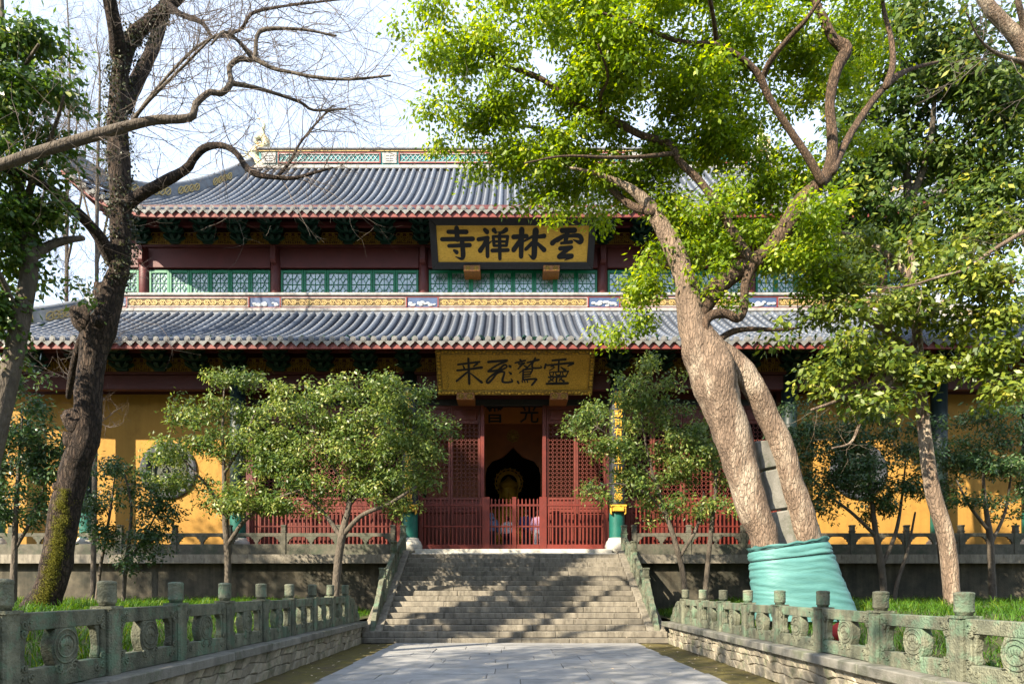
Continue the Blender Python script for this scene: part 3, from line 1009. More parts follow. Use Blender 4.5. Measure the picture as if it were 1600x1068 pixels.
# hip ridges of both roofs, as stacked bands following the hip curve
def hip_ridge(r, sgn, name, tier):
    pts = [roof_pt(r, sgn * (r['xc'] + (r['xr'] - r['xc']) * t), t) for t in np.linspace(0.0, 1.0, 26)]
    if tier == 'upper':
        pts = [p + Vector((0, 0, .35 * (1 - i / 25) ** 3)) for i, p in enumerate(pts)]
    h = .62 if tier == 'lower' else .55
    core, cap = MB(), MB()
    for i in range(25):
        a, b = pts[i], pts[i + 1]
        core.bar(a + Vector((0, 0, h / 2 - .1)), b + Vector((0, 0, h / 2 - .1)), .22, h)
    core_o = core.build(name, 'ridge_white' if tier == 'lower' else 'ridge_grey', hall)
    cap.tube([p + Vector((0, 0, h - .08)) for p in pts], .13, 8)
    cap.build('ridge_cap', 'ridge_grey', core_o, True)
    # openwork gold plaques / fret along its outer faces
    for i0, i1 in ((5, 8), (9, 12), (13, 16), (18, 21)):
        a, b = pts[i0], pts[i1]
        fm = MB()
        d = b - a
        nn = Vector((0, 0, 1)).cross(d).normalized()
        if nn.y > 0: nn = -nn
        for k in range(4):
            c = a + d * ((k + .5) / 4) + Vector((0, 0, h / 2 - .08)) + nn * .13
            dd = d.normalized()
            n = 8
            for j in range(n):
                p, q = j * 2 * math.pi / n, (j + 1) * 2 * math.pi / n
                rw = .16
                fm.bar(c + dd * rw * math.cos(p) + Vector((0, 0, rw * math.sin(p))), c + dd * rw * math.cos(q) + Vector((0, 0, rw * math.sin(q))), .03, .05, nn)
            fm.bar(c - dd * .15 - Vector((0, 0, .12)), c + dd * .15 + Vector((0, 0, .12)), .03, .05, nn)
        fm.build('fretwork', 'fret_gold', core_o)
    return pts
for sgn in (-1, 1):
    up_pts = hip_ridge(UR, sgn, 'hip_ridge', 'upper')
    hip_ridge(LR, sgn, 'hip_ridge', 'lower')
    # upturned corner finial
    c = up_pts[0]
    MB().tube([c + Vector((-sgn * .1, .1, .2)), c + Vector((sgn * .15, -.1, .45)), c + Vector((sgn * .25, -.15, .85)), c + Vector((sgn * .15, -.1, 1.15))], [.2, .15, .09, .03], 8).build('corner_finial', 'ridge_grey', hall, True)

# ---- main ridge
my = 34.2
mz0, mz1 = Z(262, my) - .1, Z(232, my)
mr_ = MB().box(-12.7, 12.7, my, my + .5, mz0, mz1 - .1).build('main_ridge', 'ridge_teal', hall)
MB().box(-12.75, 12.75, my - .12, my + .62, mz1 - .098, mz1 + .02).build('ridge_cap', 'ridge_grey', mr_, bevel=.03)
MB().box(-12.9, 12.9, my - .2, my - .003, mz0 - .05, mz0 + .12).build('base_moulding', 'ridge_white', mr_, bevel=.03)
MB().box(-12.9, 12.9, my - .1, my - .004, mz0 + .16, mz0 + .19).build('base_line', 'ridge_white', mr_)
MB().box(-12.7, 12.7, my - .06, my - .004, mz1 - .16, mz1 - .13).build('gold_line', 'fret_gold', mr_)
q0, q1 = mz0 + .30, mz1 - .22
for sgn in (-1, 1):
    cx_list = [12.2, 6.15, 0.6]
    for i in range(3):
        c = sgn * cx_list[i]
        if i < 3:
            MB().box(c - .36, c + .36, my - .05, my - .004, q0 + .0, q1).build('white_tile', 'ridge_white', mr_, bevel=.01)
            tm = MB()
            for zq in (.25, .45, .7):
                tm.bar((c - .18, my - .06, q0 + (q1 - q0) * zq), (c + .18, my - .06, q0 + (q1 - q0) * zq), .02, .035, (0, 1, 0))
            tm.bar((c, my - .062, q0 + .1), (c, my - .062, q1 - .1), .02, .035, (0, 1, 0))
            tm.build('tile_carving', 'relief_white', mr_)
        if i < 2:
            a, b = sorted((sgn * (cx_list[i] - .45), sgn * (cx_list[i + 1] + .45)))
            fr = MB()
            for z0_, z1_ in ((q0, q0 + .05), (q1 - .05, q1)):
                fr.box(a, b, my - .06, my - .004, z0_, z1_)
            fr.box(a, a + .06, my - .06, my - .005, q0 + .051, q1 - .051); fr.box(b - .06, b, my - .06, my - .005, q0 + .051, q1 - .051)
            fr.build('red_frame', 'ridge_red', mr_)
            wf = MB()
            for z0_, z1_ in ((q0 + .055, q0 + .095), (q1 - .095, q1 - .055)):
                wf.box(a + .07, b - .07, my - .05, my - .006, z0_, z1_)
            wf.build('white_frame', 'ridge_white', mr_)
            ch = MB()
            L_ = b - a - .3
            nn = int(L_ / .22)
            for k in range(nn):
                x0 = a + .15 + k * L_ / nn; x1 = a + .15 + (k + 1) * L_ / nn
                ch.bar((x0, my - .02, q0 + .13), (x1, my - .02, q1 - .13), .02, .035, (0, 1, 0))
                ch.bar((x0, my - .03, q1 - .13), (x1, my - .03, q0 + .13), .02, .035, (0, 1, 0))
            ch.build('chain_carving', 'relief_white', mr_)

# dragon finials at the ridge ends, and spiny heads at the ends of the lower ridge
def dragon(x, sgn, y, z, s):
    def pt(u, v): return Vector((x + sgn * u * s, y, z + v * s))
    body = MB()
    # body rises from the ridge, swells into a coil and ends in an upright tail
    curve = [(-.35, .0), (-.1, .25), (.1, .5), (.05, .75), (-.2, .9), (-.42, 1.02), (-.48, 1.28), (-.3, 1.48), (-.08, 1.46), (.02, 1.3), (-.06, 1.18), (-.18, 1.22)]
    pts = spline([tuple(pt(a, b)) for a, b in curve], .08 * s)
    rad = np.interp(np.linspace(0, 1, len(pts)), [0, .3, .6, .85, 1], [.30, .27, .18, .11, .05]) * s
    body.tube(pts, rad, 10)
    o = body.build('ridge_finial', 'dragon', hall, True)
    o['label'] = 'coiled dragon roof ornament'
    tl = [(-.36, 1.42), (-.3, 1.75), (-.38, 2.0), (-.24, 2.25), (-.05, 2.32)]
    tp = spline([tuple(pt(a, b)) for a, b in tl], .08 * s)
    MB().tube(tp, np.linspace(.12, .03, len(tp)) * s, 8).build('tail', 'dragon', o, True)
    head = MB()
    head.sphere(pt(-.1, .28), .34 * s, (1.1, .8, .8), 10, 7)
    head.prism([(pt(-.3, .5).x, pt(0, .5).z), (pt(-.75, .62).x, pt(0, .62).z), (pt(-.95, .85).x, pt(0, .85).z), (pt(-.6, .78).x, pt(0, .78).z), (pt(-.25, .72).x, pt(0, .72).z)], y - .18 * s, y + .18 * s, 'y')
    head.build('head', 'dragon_red', o, True)
    sp = MB()
    for k in range(2, len(pts) - 4, 2):
        p = Vector(pts[k]); d = (Vector(pts[k + 1]) - p).normalized()
        nrm = Vector((d.z, 0, -d.x)) * sgn
        sp.add([p + d * .09 * s, p - d * .09 * s, p + nrm * (rad[k] + .16 * s)], [(0, 1, 2)])
        sp.add([p + d * .09 * s + Vector((0, .05, 0)), p - d * .09 * s + Vector((0, .05, 0)), p + nrm * (rad[k] + .16 * s)], [(0, 2, 1)])
    for k in range(5):
        a = -1.3 + k * .5
        p = pt(.15, .4)
        sp.tube([p, p + Vector((sgn * math.cos(a) * .4 * s, -.1, math.sin(a) * .4 * s + .1)), p + Vector((sgn * (math.cos(a) * .75 + .1) * s, -.12, (math.sin(a) * .6 + .25) * s))], [.05 * s, .035 * s, .008], 5)
    sp.build('spines', 'dragon', o)
for sgn in (-1, 1):
    dragon(sgn * 12.95, sgn, my + .25, mz0 + .15, 1.12)
    # spiny fish-like head where the lower ridge meets its hip
    c = Vector((sgn * 16.75, 27.1, zb1 - .45))
    hd = MB(); hd.sphere(c, .34, (.9, .7, 1.1), 10, 8)
    for k in range(9):
        a = math.radians(60 + k * 28)
        p = c + Vector((sgn * .25 * math.cos(a), -.1, .3 * math.sin(a)))
        hd.tube([p, p + Vector((sgn * .55 * math.cos(a), -.12, .55 * math.sin(a)))], [.08, .015], 5)
    hd.build('spiny_finial', 'relief_white', hall, True)

# ---- upper storey: columns, beams, windows
uy = 28.0
UC = [3.66, 9.72, 15.1, 16.3]
uz0, uz1 = 12.0, Z(390, uy)
colx = sorted([-c for c in UC] + UC)
for x in colx:
    MB().lathe([(.215, 12.2), (.205, 16.2)], (x, uy, 0), 16).build('column', 'maroon', hall, True)
    b = MB(); b.box(x - .11, x + .11, uy - .42, uy - .19, Z(412, uy), Z(391, uy)); b.prism([(uy - .42, Z(412, uy)), (uy - .19, Z(412, uy)), (uy - .19, Z(417, uy)), (uy - .34, Z(416, uy))], x - .11, x + .11, 'x')
    b.build('beam_end', 'maroon', hall, bevel=.012)
for x0, x1 in zip(colx[:-1], colx[1:]):
    MB().box(x0 + .19, x1 - .19, uy - .12, uy + .1, Z(420, uy), uz1 + .02).build('beam', 'maroon', hall, bevel=.02)
MB().box(-16.3, 16.3, uy - .2, uy + .2, uz1 + .022, uz1 + .12).build('bracket_plate', 'dark_maroon', hall)
for x0, x1 in zip(colx[:-1], colx[1:]):
    MB().box(x0, x1, uy + .02, uy + .1, uz1 + .121, 16.9).build('upper_panel', 'dark_maroon', hall)
for k, (dy, z_) in enumerate(((-.5, 15.98), (-1.0, 16.2), (-1.5, 16.1))):
    MB().box(-16.2, 16.2, uy + dy - .08, uy + dy + .08, z_, z_ + .16).build('purlin', 'maroon', hall)
# side and back walls of the upper storey
for sgn in (-1, 1):
    MB().box(min(sgn * 16.25, sgn * 16.4), max(sgn * 16.25, sgn * 16.4), uy + .15, 41, 12.0, 16.8).build('side_wall', 'maroon', hall)
MB().box(-16.2, 16.2, 41, 41.2, PT, 16.8).build('back_wall', 'yellow_wall', hall)

zwin1 = Z(423, uy); zwin0 = zwin1 - 1.75
def lattice(w, h, t=.022):
    mb = MB()
    L = lambda a, b, k=1.0: mb.bar((a[0] * w, 0, h - a[1] * w * 1.02), (b[0] * w, 0, h - b[1] * w * 1.02), t, t * k, (0, 1, 0))
    mb.bar((w / 2, 0, 0), (w / 2, 0, h), t, t, (0, 1, 0))
    v = 0.0
    while v < h / w:
        for o in (0, .5):
            L((o, v + .30), (o + .12, v + .30)); L((o + .38, v + .30), (o + .5, v + .30))
            L((o + .12, v + .30), (o + .25, v + .06)); L((o + .25, v + .06), (o + .38, v + .30))
            L((o + .12, v + .30), (o + .25, v + .54)); L((o + .25, v + .54), (o + .38, v + .30))
            L((o + .25, v), (o + .25, v + .06)); L((o + .25, v + .54), (o + .25, v + .6))
        L((0, v + .6), (1, v + .6))
        v += .6
        if v > h / w - .5: break
    return mb
win_cache = {}
def window_sash(x0, x1):
    w = x1 - x0
    key = round(w, 3)
    if key not in win_cache:
        f = MB(); h = zwin1 - zwin0
        f.box(0, .09, -.05, .05, 0, h); f.box(w - .09, w, -.05, .05, 0, h); f.box(.091, w - .091, -.05, .05, h - .12, h); f.box(.091, w - .091, -.05, .05, 0, .1)
        lt = lattice(w - .18, h - .22)
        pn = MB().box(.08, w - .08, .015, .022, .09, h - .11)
        win_cache[key] = (f.mesh('window', 'green_frame', bevel=.008), lt.mesh('lattice', 'green_frame'), pn.mesh('pane', 'glass_painted_sky'))
    a, b, c = win_cache[key]
    o = put('window', a, hall, (x0, uy - .02, zwin0))
    put('lattice', b, o, (x0 + .09, uy - .03, zwin0 + .1))
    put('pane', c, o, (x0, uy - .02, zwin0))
for x0, x1 in zip(colx[:-1], colx[1:]):
    wbay = x1 - x0 - .42
    if wbay < .3: continue
    nb = 8 if wbay > 6.5 else 6 if wbay > 4 else 1
    for k in range(nb):
        a = x0 + .21 + wbay * k / nb
        window_sash(a + .004, a + wbay / nb - .004)
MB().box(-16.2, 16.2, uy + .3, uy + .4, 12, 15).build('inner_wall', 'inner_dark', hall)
MB().box(-16.2, 16.2, uy - .1, uy + .15, 12.0, zwin0 - .01).build('sill_wall', 'maroon', hall)

# ---- bracket sets
def bracket_mesh():
    mb = MB()
    for i in range(4):
        z = .1 + .21 * i
        yo = -.22 - .26 * i
        mb.prism([(.1, z), (yo - .02, z), (yo - .17, z + .05), (yo - .2, z + .14), (yo - .1, z + .17), (.1, z + .17)], -.065, .065, 'x')
        a = .36 + .03 * i
        arm = [(-a, z + .2), (-a - .03, z + .12), (-a * .75, z + .03), (-a * .22, z - .01), (a * .22, z - .01), (a * .75, z + .03), (a + .03, z + .12), (a, z + .2), (a * .6, z + .13), (-a * .6, z + .13)]
        for ang in (0, 38, -38):
            m = Matrix.Translation((0, yo + .08, .002 * ang / 38)) @ Matrix.Rotation(math.radians(ang), 4, 'Z')
            mb.prism(arm, -.045, .045, 'y', m)
        mb.box(-.1, .1, yo - .06, yo + .12, z + .171, z + .21)
    mb.prism([(-.16, 0), (.16, 0), (.2, .1), (-.2, .1)], -.18, .12, 'y')
    return mb
br_me = bracket_mesh().mesh('bracket_set', 'deep_green')
def fret_trap(w0, w1, h):
    mb = MB()
    B = lambda a, b: mb.bar((a[0], 0, a[1]), (b[0], 0, b[1]), .02, .028, (0, 1, 0))
    o = [(-w0, 0), (-w0 * .93, h * .3), (-w1 * 1.1, h * .75), (-w1, h), (w1, h), (w1 * 1.1, h * .75), (w0 * .93, h * .3), (w0, 0)]
    for a, b in zip(o, o[1:] + o[:1]): B(a, b)
    for cx, cz, r in ((0, h * .42, h * .26), (-w0 * .42, h * .5, h * .22), (w0 * .42, h * .5, h * .22), (-w0 * .72, h * .22, h * .16), (w0 * .72, h * .22, h * .16), (-w0 * .22, h * .84, h * .12), (w0 * .22, h * .84, h * .12)):
        ring(mb, cx, cz, r, .026, -.01, 8)
        ring(mb, cx, cz, r * .45, .022, -.008, 6)
    for s1 in (-1, 1):
        for k in range(6):
            x = s1 * w0 * (.1 + .14 * k)
            hz = h * min(1, max(.2, 1.25 - abs(x) / w0 * 1.1))
            B((x, .0), (x + s1 * w0 * .08, hz * .9))
    return mb
ft_me = fret_trap(.56, .3, .46).mesh('fret_panel', 'gold_dull')
fb = MB(); fb.prism([(-.58, 0), (.58, 0), (.52, .15), (.34, .36), (.3, .47), (-.3, .47), (-.34, .36), (-.52, .15)], .02, .035, 'y')
fb_me = fb.mesh('fret_back', 'dark_maroon')
def bracket_row(xlist, y, z, dz=1.0, limit=None):
    for i, x in enumerate(xlist):
        put('bracket_set', br_me, hall, (x, y, z), scale=(1.12, 1.05, dz))
    for a, b in zip(xlist[:-1], xlist[1:]):
        o = put('fret_panel', ft_me, hall, ((a + b) / 2, y - .1, z + .005), scale=((b - a) / 1.46, 1, 1))
        put('fret_backing', fb_me, o, ((a + b) / 2, y - .1, z + .005))
def bay_positions(cols, nb):
    out = []
    for (a, b), n_ in zip(zip(cols[:-1], cols[1:]), nb):
        out += [a + (b - a) * k / n_ for k in range(n_)]
    return out + [cols[-1]]
bracket_row(bay_positions([-15.1, -9.72, -3.66, 3.66, 9.72, 15.1], [4, 4, 5, 4, 4]), uy - .1, uz1 + .125, 1.0)

# ---- ground storey
cy_ = 24.15
LC = [3.66, 9.75, 15.05, 18.3]
lz1 = Z(587, cy_)
lcol = sorted([-c for c in LC] + LC)
for x in lcol:
    c = MB().lathe([(.27, 3.1), (.265, 9.4)], (x, cy_, 0), 20).build('column', 'column_dark', hall, True)
    MB().lathe([(.272, 3.16), (.272, 4.1)], (x, cy_, 0), 20, False).build('teal_band', 'teal', c, True)
    MB().lathe([(.3, PT + .012), (.36, PT + .06), (.43, PT + .22), (.44, PT + .34), (.38, PT + .5), (.315, PT + .56), (.31, PT + .62), (.28, PT + .63)], (x, cy_, 0), 24).build('column_base', 'pale_stone', c, True)
for x0, x1 in zip(lcol[:-1], lcol[1:]):
    MB().box(x0 + .24, x1 - .24, cy_ - .12, cy_ + .12, lz1 - .52, lz1).build('beam', 'dark_maroon', hall, bevel=.02)
MB().box(-18.5, 18.5, cy_ - .2, cy_ + .2, lz1 + .002, lz1 + .09).build('bracket_plate', 'dark_maroon', hall)
bracket_row(bay_positions([-18.3, -15.05, -9.75, -3.66, 3.66, 9.75, 15.05, 18.3], [2, 4, 4, 5, 4, 4, 2]), cy_ - .08, lz1 + .092, .92)
for dy, z_ in ((-.45, 9.62), (-.95, 9.72), (.5, 10.2)):
    MB().box(-18.5, 18.5, cy_ + dy - .08, cy_ + dy + .08, z_, z_ + .15).build('purlin', 'maroon', hall)
wy = 25.0
zw1 = Z(616, wy)
# yellow walls with round carved windows
for sgn in (-1, 1):
    xa, xb = sorted((sgn * 9.9, sgn * 18.9))
    c = Vector((sgn * 12.62, wy, Z(735, wy)))
    wl_ = MB()
    # wall with a round hole: outer rectangle joined to circle
    n = 32; rad = .98
    rect = []
    for k in range(n):
        a = 2 * math.pi * (k + .5) / n
        dx, dz = math.cos(a), math.sin(a)
        ts = []
        if dx > 1e-6: ts.append((xb - c.x) / dx)
        if dx < -1e-6: ts.append((xa - c.x) / dx)
        if dz > 1e-6: ts.append((zw1 - c.z) / dz)
        if dz < -1e-6: ts.append((PT - c.z) / dz)
        t = min(ts)
        rect.append((c.x + dx * t, c.z + dz * t, a))
    corners = [(xb, zw1), (xa, zw1), (xa, PT), (xb, PT)]
    for cxn in corners:
        a = math.atan2(cxn[1] - c.z, cxn[0] - c.x) % (2 * math.pi)
        rect.append((cxn[0], cxn[1], a))
    rect.sort(key=lambda q: q[2])
    m_ = len(rect)
    vs = [(c.x + rad * math.cos(q[2]), wy, c.z + rad * math.sin(q[2])) for q in rect] + [(q[0], wy, q[1]) for q in rect] + [(c.x + rad * math.cos(q[2]), wy + .25, c.z + rad * math.sin(q[2])) for q in rect]
    fs = [(k, (k + 1) % m_, m_ + (k + 1) % m_, m_ + k) for k in range(m_)] + [(k, 2 * m_ + k, 2 * m_ + (k + 1) % m_, (k + 1) % m_) for k in range(m_)]
    wl_.add(vs, fs)
    wall = wl_.build('yellow_wall', 'yellow_wall', hall)
    # round window: outer stone ring, deep dark ring, carved disc
    def ring_lathe(prof, m, name, par, smooth=True):
        mb = MB(); n = 40
        for (r0, y0), (r1, y1) in zip(prof[:-1], prof[1:]):
            for k in range(n):
                a, b = 2 * math.pi * k / n, 2 * math.pi * (k + 1) / n
                mb.add([(c.x + r * math.cos(t), wy + y, c.z + r * math.sin(t)) for r, y, t in ((r0, y0, a), (r0, y0, b), (r1, y1, b), (r1, y1, a))], [(0, 1, 2, 3)])
        return mb.build(name, m, par, smooth)
    rw_ = ring_lathe([(1.04, .0), (1.04, -.07), (.98, -.11), (.80, -.09), (.74, -.04), (.74, .16)], 'slate', 'round_window', hall)
    rw_['label'] = 'round stone framed window with carved disc'
    ring_lathe([(.74, .16), (.66, .16), (.66, .06), (.61, .03), (.56, .06), (.56, .14)], 'carved', 'inner_ring', rw_)
    ds = MB()
    rr = random.Random(4)
    ds.lathe([(.0, .12), (.57, .12)], (0, 0, 0), 32, False)
    ds.v = [(c.x + a, wy + .13, c.z + b) for a, b, _ in ds.v]
    for k in range(46):
        a, r = rr.uniform(0, 6.28), .52 * math.sqrt(rr.random())
        ds.sphere((c.x + r * math.cos(a), wy + .12, c.z + r * math.sin(a)), rr.uniform(.04, .09), (1.2, .6, .8), 7, 5)
    for k in range(9):
        a, r = rr.uniform(0, 6.28), rr.uniform(.15, .4)
        ring(ds, c.x + r * math.cos(a), c.z + r * math.sin(a), .11, .035, wy + .05, 8, 0, 5, .06)
    ds.build('carved_disc', 'carved', rw_, True)
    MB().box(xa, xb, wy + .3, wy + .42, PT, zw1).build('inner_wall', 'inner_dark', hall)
    xe0, xe1 = sorted((sgn * 18.8, sgn * 18.95))
    MB().box(xe0, xe1, wy + .01, 41, PT, 10.6).build('side_wall', 'yellow_wall', hall)
MB().box(-18.8, 18.8, wy - .05, wy + .4, zw1 + .002, 10.6).build('frieze', 'dark_maroon', hall)

# ---- doors
def ring_lattice(w, h, u=.152, t=.024):
    mb = MB()
    nx, nz = max(1, round(w / u)), max(1, round(h / u))
    ux, uz = w / nx, h / nz
    for i in range(nx + 1):
        for j in range(nz + 1):
            c_ = (i * ux, j * uz)
            r = u * .33
            for k in range(8):
                a, b = k * math.pi / 4 + .39, (k + 1) * math.pi / 4 + .39
                pa = (c_[0] + r * math.cos(a), c_[1] + r * math.sin(a)); pb = (c_[0] + r * math.cos(b), c_[1] + r * math.sin(b))
                if min(pa[0], pb[0]) < -.01 or max(pa[0], pb[0]) > w + .01 or min(pa[1], pb[1]) < -.01 or max(pa[1], pb[1]) > h + .01: continue
                mb.add([(pa[0] - (pa[0] - c_[0]) * .22, 0, pa[1] - (pa[1] - c_[1]) * .3), (pb[0] - (pb[0] - c_[0]) * .22, 0, pb[1] - (pb[1] - c_[1]) * .3), (pb[0] + (pb[0] - c_[0]) * .1, 0, pb[1] + (pb[1] - c_[1]) * .1), (pa[0] + (pa[0] - c_[0]) * .1, 0, pa[1] + (pa[1] - c_[1]) * .1),
                        (pa[0] - (pa[0] - c_[0]) * .22, .03, pa[1] - (pa[1] - c_[1]) * .3), (pb[0] - (pb[0] - c_[0]) * .22, .03, pb[1] - (pb[1] - c_[1]) * .3)], [(0, 1, 2, 3), (0, 4, 5, 1)])
    for i in range(nx + 1):
        for j in range(nz):
            x0, z0 = i * ux, j * uz
            mb.bar((x0, .012, z0 + u * .33), (x0, .012, z0 + uz - u * .33), t * .6, t, (0, 1, 0))
    for i in range(nx):
        for j in range(nz + 1):
            x0, z0 = i * ux, j * uz
            mb.bar((x0 + u * .33, .012, z0), (x0 + ux - u * .33, .012, z0), t * .6, t, (0, 1, 0))
    return mb
dz0, dz1 = 2.84, Z(634, wy)
lat0, lat1 = Z(777, wy), Z(662, wy)
leaf_cache = {}
def door_leaf(x0, x1):
    w = round(x1 - x0, 3)
    if w not in leaf_cache:
        f = MB()
        e = .075
        f.box(0, e, -.05, .05, dz0, dz1); f.box(w - e, w, -.05, .05, dz0, dz1)
        for a, b in ((dz0, dz0 + .12), (lat0 - .09, lat0), (lat1, lat1 + .08), (dz1 - .1, dz1), (lat0 - .55, lat0 - .47)):
            f.box(e + .001, w - e - .001, -.05, .05, a, b)
        pl = []
        for a, b, i_ in ((dz0 + .1, lat0 - .5, .1), (lat1 + .07, dz1 - .08, .06), (lat0 - .48, lat0 - .08, .06)):
            q = MB()
            x0_, x1_ = e - .005, w - e + .005
            vs = [(x0_, 0, a), (x1_, 0, a), (x1_, 0, b), (x0_, 0, b), (x0_ + i_, 0, a + i_), (x1_ - i_, 0, a + i_), (x1_ - i_, 0, b - i_), (x0_ + i_, 0, b - i_), (x0_ + i_ + .02, -.025, a + i_ + .02), (x1_ - i_ - .02, -.025, a + i_ + .02), (x1_ - i_ - .02, -.025, b - i_ - .02), (x0_ + i_ + .02, -.025, b - i_ - .02)]
            q.add(vs, [(4 * l + m_, 4 * l + (m_ + 1) % 4, 4 * l + 4 + (m_ + 1) % 4, 4 * l + 4 + m_) for l in (0, 1) for m_ in range(4)] + [(8, 9, 10, 11)])
            pl.append(q.mesh('door_panel', 'door_red'))
        leaf_cache[w] = (f.mesh('door_leaf', 'door_red', bevel=.008), pl, ring_lattice(w - 2 * e, lat1 - lat0).mesh('lattice', 'door_red'))
    a, b, c_ = leaf_cache[w]
    o = put('door_leaf', a, hall, (x0, wy, 0))
    for q in b: put('door_panel', q, o, (x0, wy, 0))
    put('lattice', c_, o, (x0 + .075, wy - .02, lat0))
for x0, x1 in ((-3.38, -2.30), (-2.29, -1.21), (1.21, 2.29), (2.30, 3.38)):
    door_leaf(x0, x1)
for sgn in (-1, 1):
    for k in range(5):
        a, b = sorted((sgn * (4.0 + 1.1 * k), sgn * (4.0 + 1.1 * (k + 1) - .02)))
        door_leaf(a, b)
    MB().box(min(sgn * 1.06, sgn * 1.2), max(sgn * 1.06, sgn * 1.2), wy - .12, wy + .12, 2.805, dz1).build('door_post', 'red_paint', hall, bevel=.01)
    MB().box(min(sgn * 3.39, sgn * 3.98), max(sgn * 3.39, sgn * 3.98), wy - .08, wy + .3, PT, zw1).build('door_jamb', 'maroon', hall)
    MB().box(min(sgn * 9.5, sgn * 9.9), max(sgn * 9.5, sgn * 9.9), wy - .06, wy + .3, PT, zw1).build('door_jamb', 'maroon', hall)
MB().box(-9.6, 9.6, wy - .10, wy + .12, dz1 + .002, dz1 + .22).build('lintel', 'frame_dark', hall, bevel=.01)
MB().box(-9.6, 9.6, wy - .06, wy + .1, dz1 + .221, zw1).build('lintel_panel', 'maroon', hall)

# ---- interior
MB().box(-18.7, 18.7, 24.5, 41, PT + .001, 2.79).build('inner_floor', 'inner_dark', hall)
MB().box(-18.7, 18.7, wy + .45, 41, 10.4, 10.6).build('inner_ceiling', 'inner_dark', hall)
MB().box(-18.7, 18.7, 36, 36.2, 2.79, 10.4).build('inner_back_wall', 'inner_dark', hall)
iy = 28.3
ar = MB()
hw, hz = X(845, iy) - X(800, iy) - .05, Z(722, iy)
zt_ = Z(699, iy)
arch = [(-hw, 2.79), (-hw, hz - .5), (-hw + .08, hz - .2), (-hw * .75, hz + .05), (-hw * .35, hz + .22), (0, zt_), (hw * .35, hz + .22), (hw * .75, hz + .05), (hw - .08, hz - .2), (hw, hz - .5), (hw, 2.79)]
n = len(arch)
for i in range(n - 1):
    (xa, za), (xb, zb_) = arch[i], arch[i + 1]
    top = 9.0
    if i == 0:
        ar.box(-3.6, -hw, iy, iy + .1, 2.79, hz - .5)
    elif i == n - 2:
        ar.box(hw, 3.6, iy, iy + .1, 2.79, hz - .5)
    else:
        ar.prism([(xa, za), (xb, zb_), (xb, top), (xa, top)], iy, iy + .1, 'y')
for s1 in (-1, 1):
    ar.box(min(s1 * hw, s1 * 3.6), max(s1 * hw, s1 * 3.6), iy, iy + .1, hz - .5, 9.0)
scr = ar.build('inner_screen', 'inner_red', hall)
em = MB()
for k in range(8):
    a = k * math.pi / 4
    ring(em, .0 + .16 * math.cos(a), Z(681, iy) + .16 * math.sin(a), .09, .04, iy - .02, 8)
em.sphere((0, iy - .01, Z(681, iy)), .12, (1, .3, 1), 10, 6)
em.build('gold_emblem', 'gold_dull', scr)
# ------------------------------------------------------------------ plaques with brushed characters
def stroke(mb, pts, mtx, fmap, lift):
    A = spline([(*fmap(p[0], p[1]), p[2]) for p in pts], .03) if len(pts) > 2 else np.array([(*fmap(p[0], p[1]), p[2]) for p in pts])
    if len(A) == 2:
        t = np.linspace(0, 1, 5)[:, None]; A = A[0] * (1 - t) + A[1] * t
    Pn, w = A[:, :2], np.maximum(A[:, 2], 3) * SCL / 2
    T = np.gradient(Pn, axis=0); T /= np.linalg.norm(T, axis=1)[:, None] + 1e-9
    N = np.stack([-T[:, 1], T[:, 0]], 1)
    left, right = Pn + N * w[:, None], Pn - N * w[:, None]
    def cap(c, d, r):
        a0 = math.atan2(d[1], d[0])
        return [(c[0] + r * math.cos(a0 + q), c[1] + r * math.sin(a0 + q)) for q in (1.05, .5, 0, -.5, -1.05)]
    end = cap(Pn[-1], T[-1], w[-1] * .95)
    start = cap(Pn[0], -T[0], w[0] * .95)
    n = len(Pn)
    def V(p, h): return mtx @ Vector((p[0], p[1], h))
    # ribbon quads + cap fans, extruded a little
    vs = [V(p, lift) for p in left] + [V(p, lift) for p in right]
    fs = [(i, n + i, n + i + 1, i + 1) for i in range(n - 1)]
    o = len(vs)
    vs += [V(p, lift) for p in end]; fs.append((n - 1, 2 * n - 1, o + 4, o + 3, o + 2, o + 1, o))
    o2 = len(vs)
    vs += [V(p, lift) for p in start]; fs.append((n, 0, o2 + 4, o2 + 3, o2 + 2, o2 + 1, o2))
    # side walls
    loop = list(range(n)) + [o, o + 1, o + 2, o + 3, o + 4] + list(range(2 * n - 1, n - 1, -1)) + [o2, o2 + 1, o2 + 2, o2 + 3, o2 + 4]
    flat = list(left) + list(right) + end + start
    o3 = len(vs)
    vs += [V(flat[i], 0.0) for i in loop]
    m_ = len(loop)
    fs += [(loop[k], loop[(k + 1) % m_], o3 + (k + 1) % m_, o3 + k) for k in range(m_)]
    mb.add(vs, fs)

U1 = [  # window at photo (680, 340): temple, chan
 [[(450, 135, 100), (455, 400, 112)], [(272, 225, 84), (655, 225, 92)], [(130, 400, 84), (785, 390, 92)], [(268, 558, 74), (715, 537, 88)],
  [(550, 400, 100), (562, 640, 104), (560, 800, 104), (520, 868, 62), (400, 822, 14)], [(375, 668, 56), (430, 712, 92)]],
 [[(1035, 172, 76), (1085, 228, 96)], [(895, 402, 80), (1100, 366, 84)], [(1075, 390, 84), (1010, 540, 84), (930, 672, 106)], [(1085, 420, 88), (1085, 812, 84)],
  [(1090, 525, 50), (1180, 440, 22)], [(1228, 182, 100), (1265, 238, 62)], [(1485, 172, 96), (1395, 238, 66), (1300, 232, 14)],
  [(1212, 345, 66), (1228, 545, 72)], [(1205, 333, 58), (1520, 333, 64)], [(1515, 345, 66), (1490, 545, 66)], [(1230, 452, 50), (1490, 452, 50)], [(1235, 552, 56), (1480, 550, 56)],
  [(1345, 300, 78), (1348, 870, 78)], [(1185, 672, 80), (1525, 660, 76)]]]
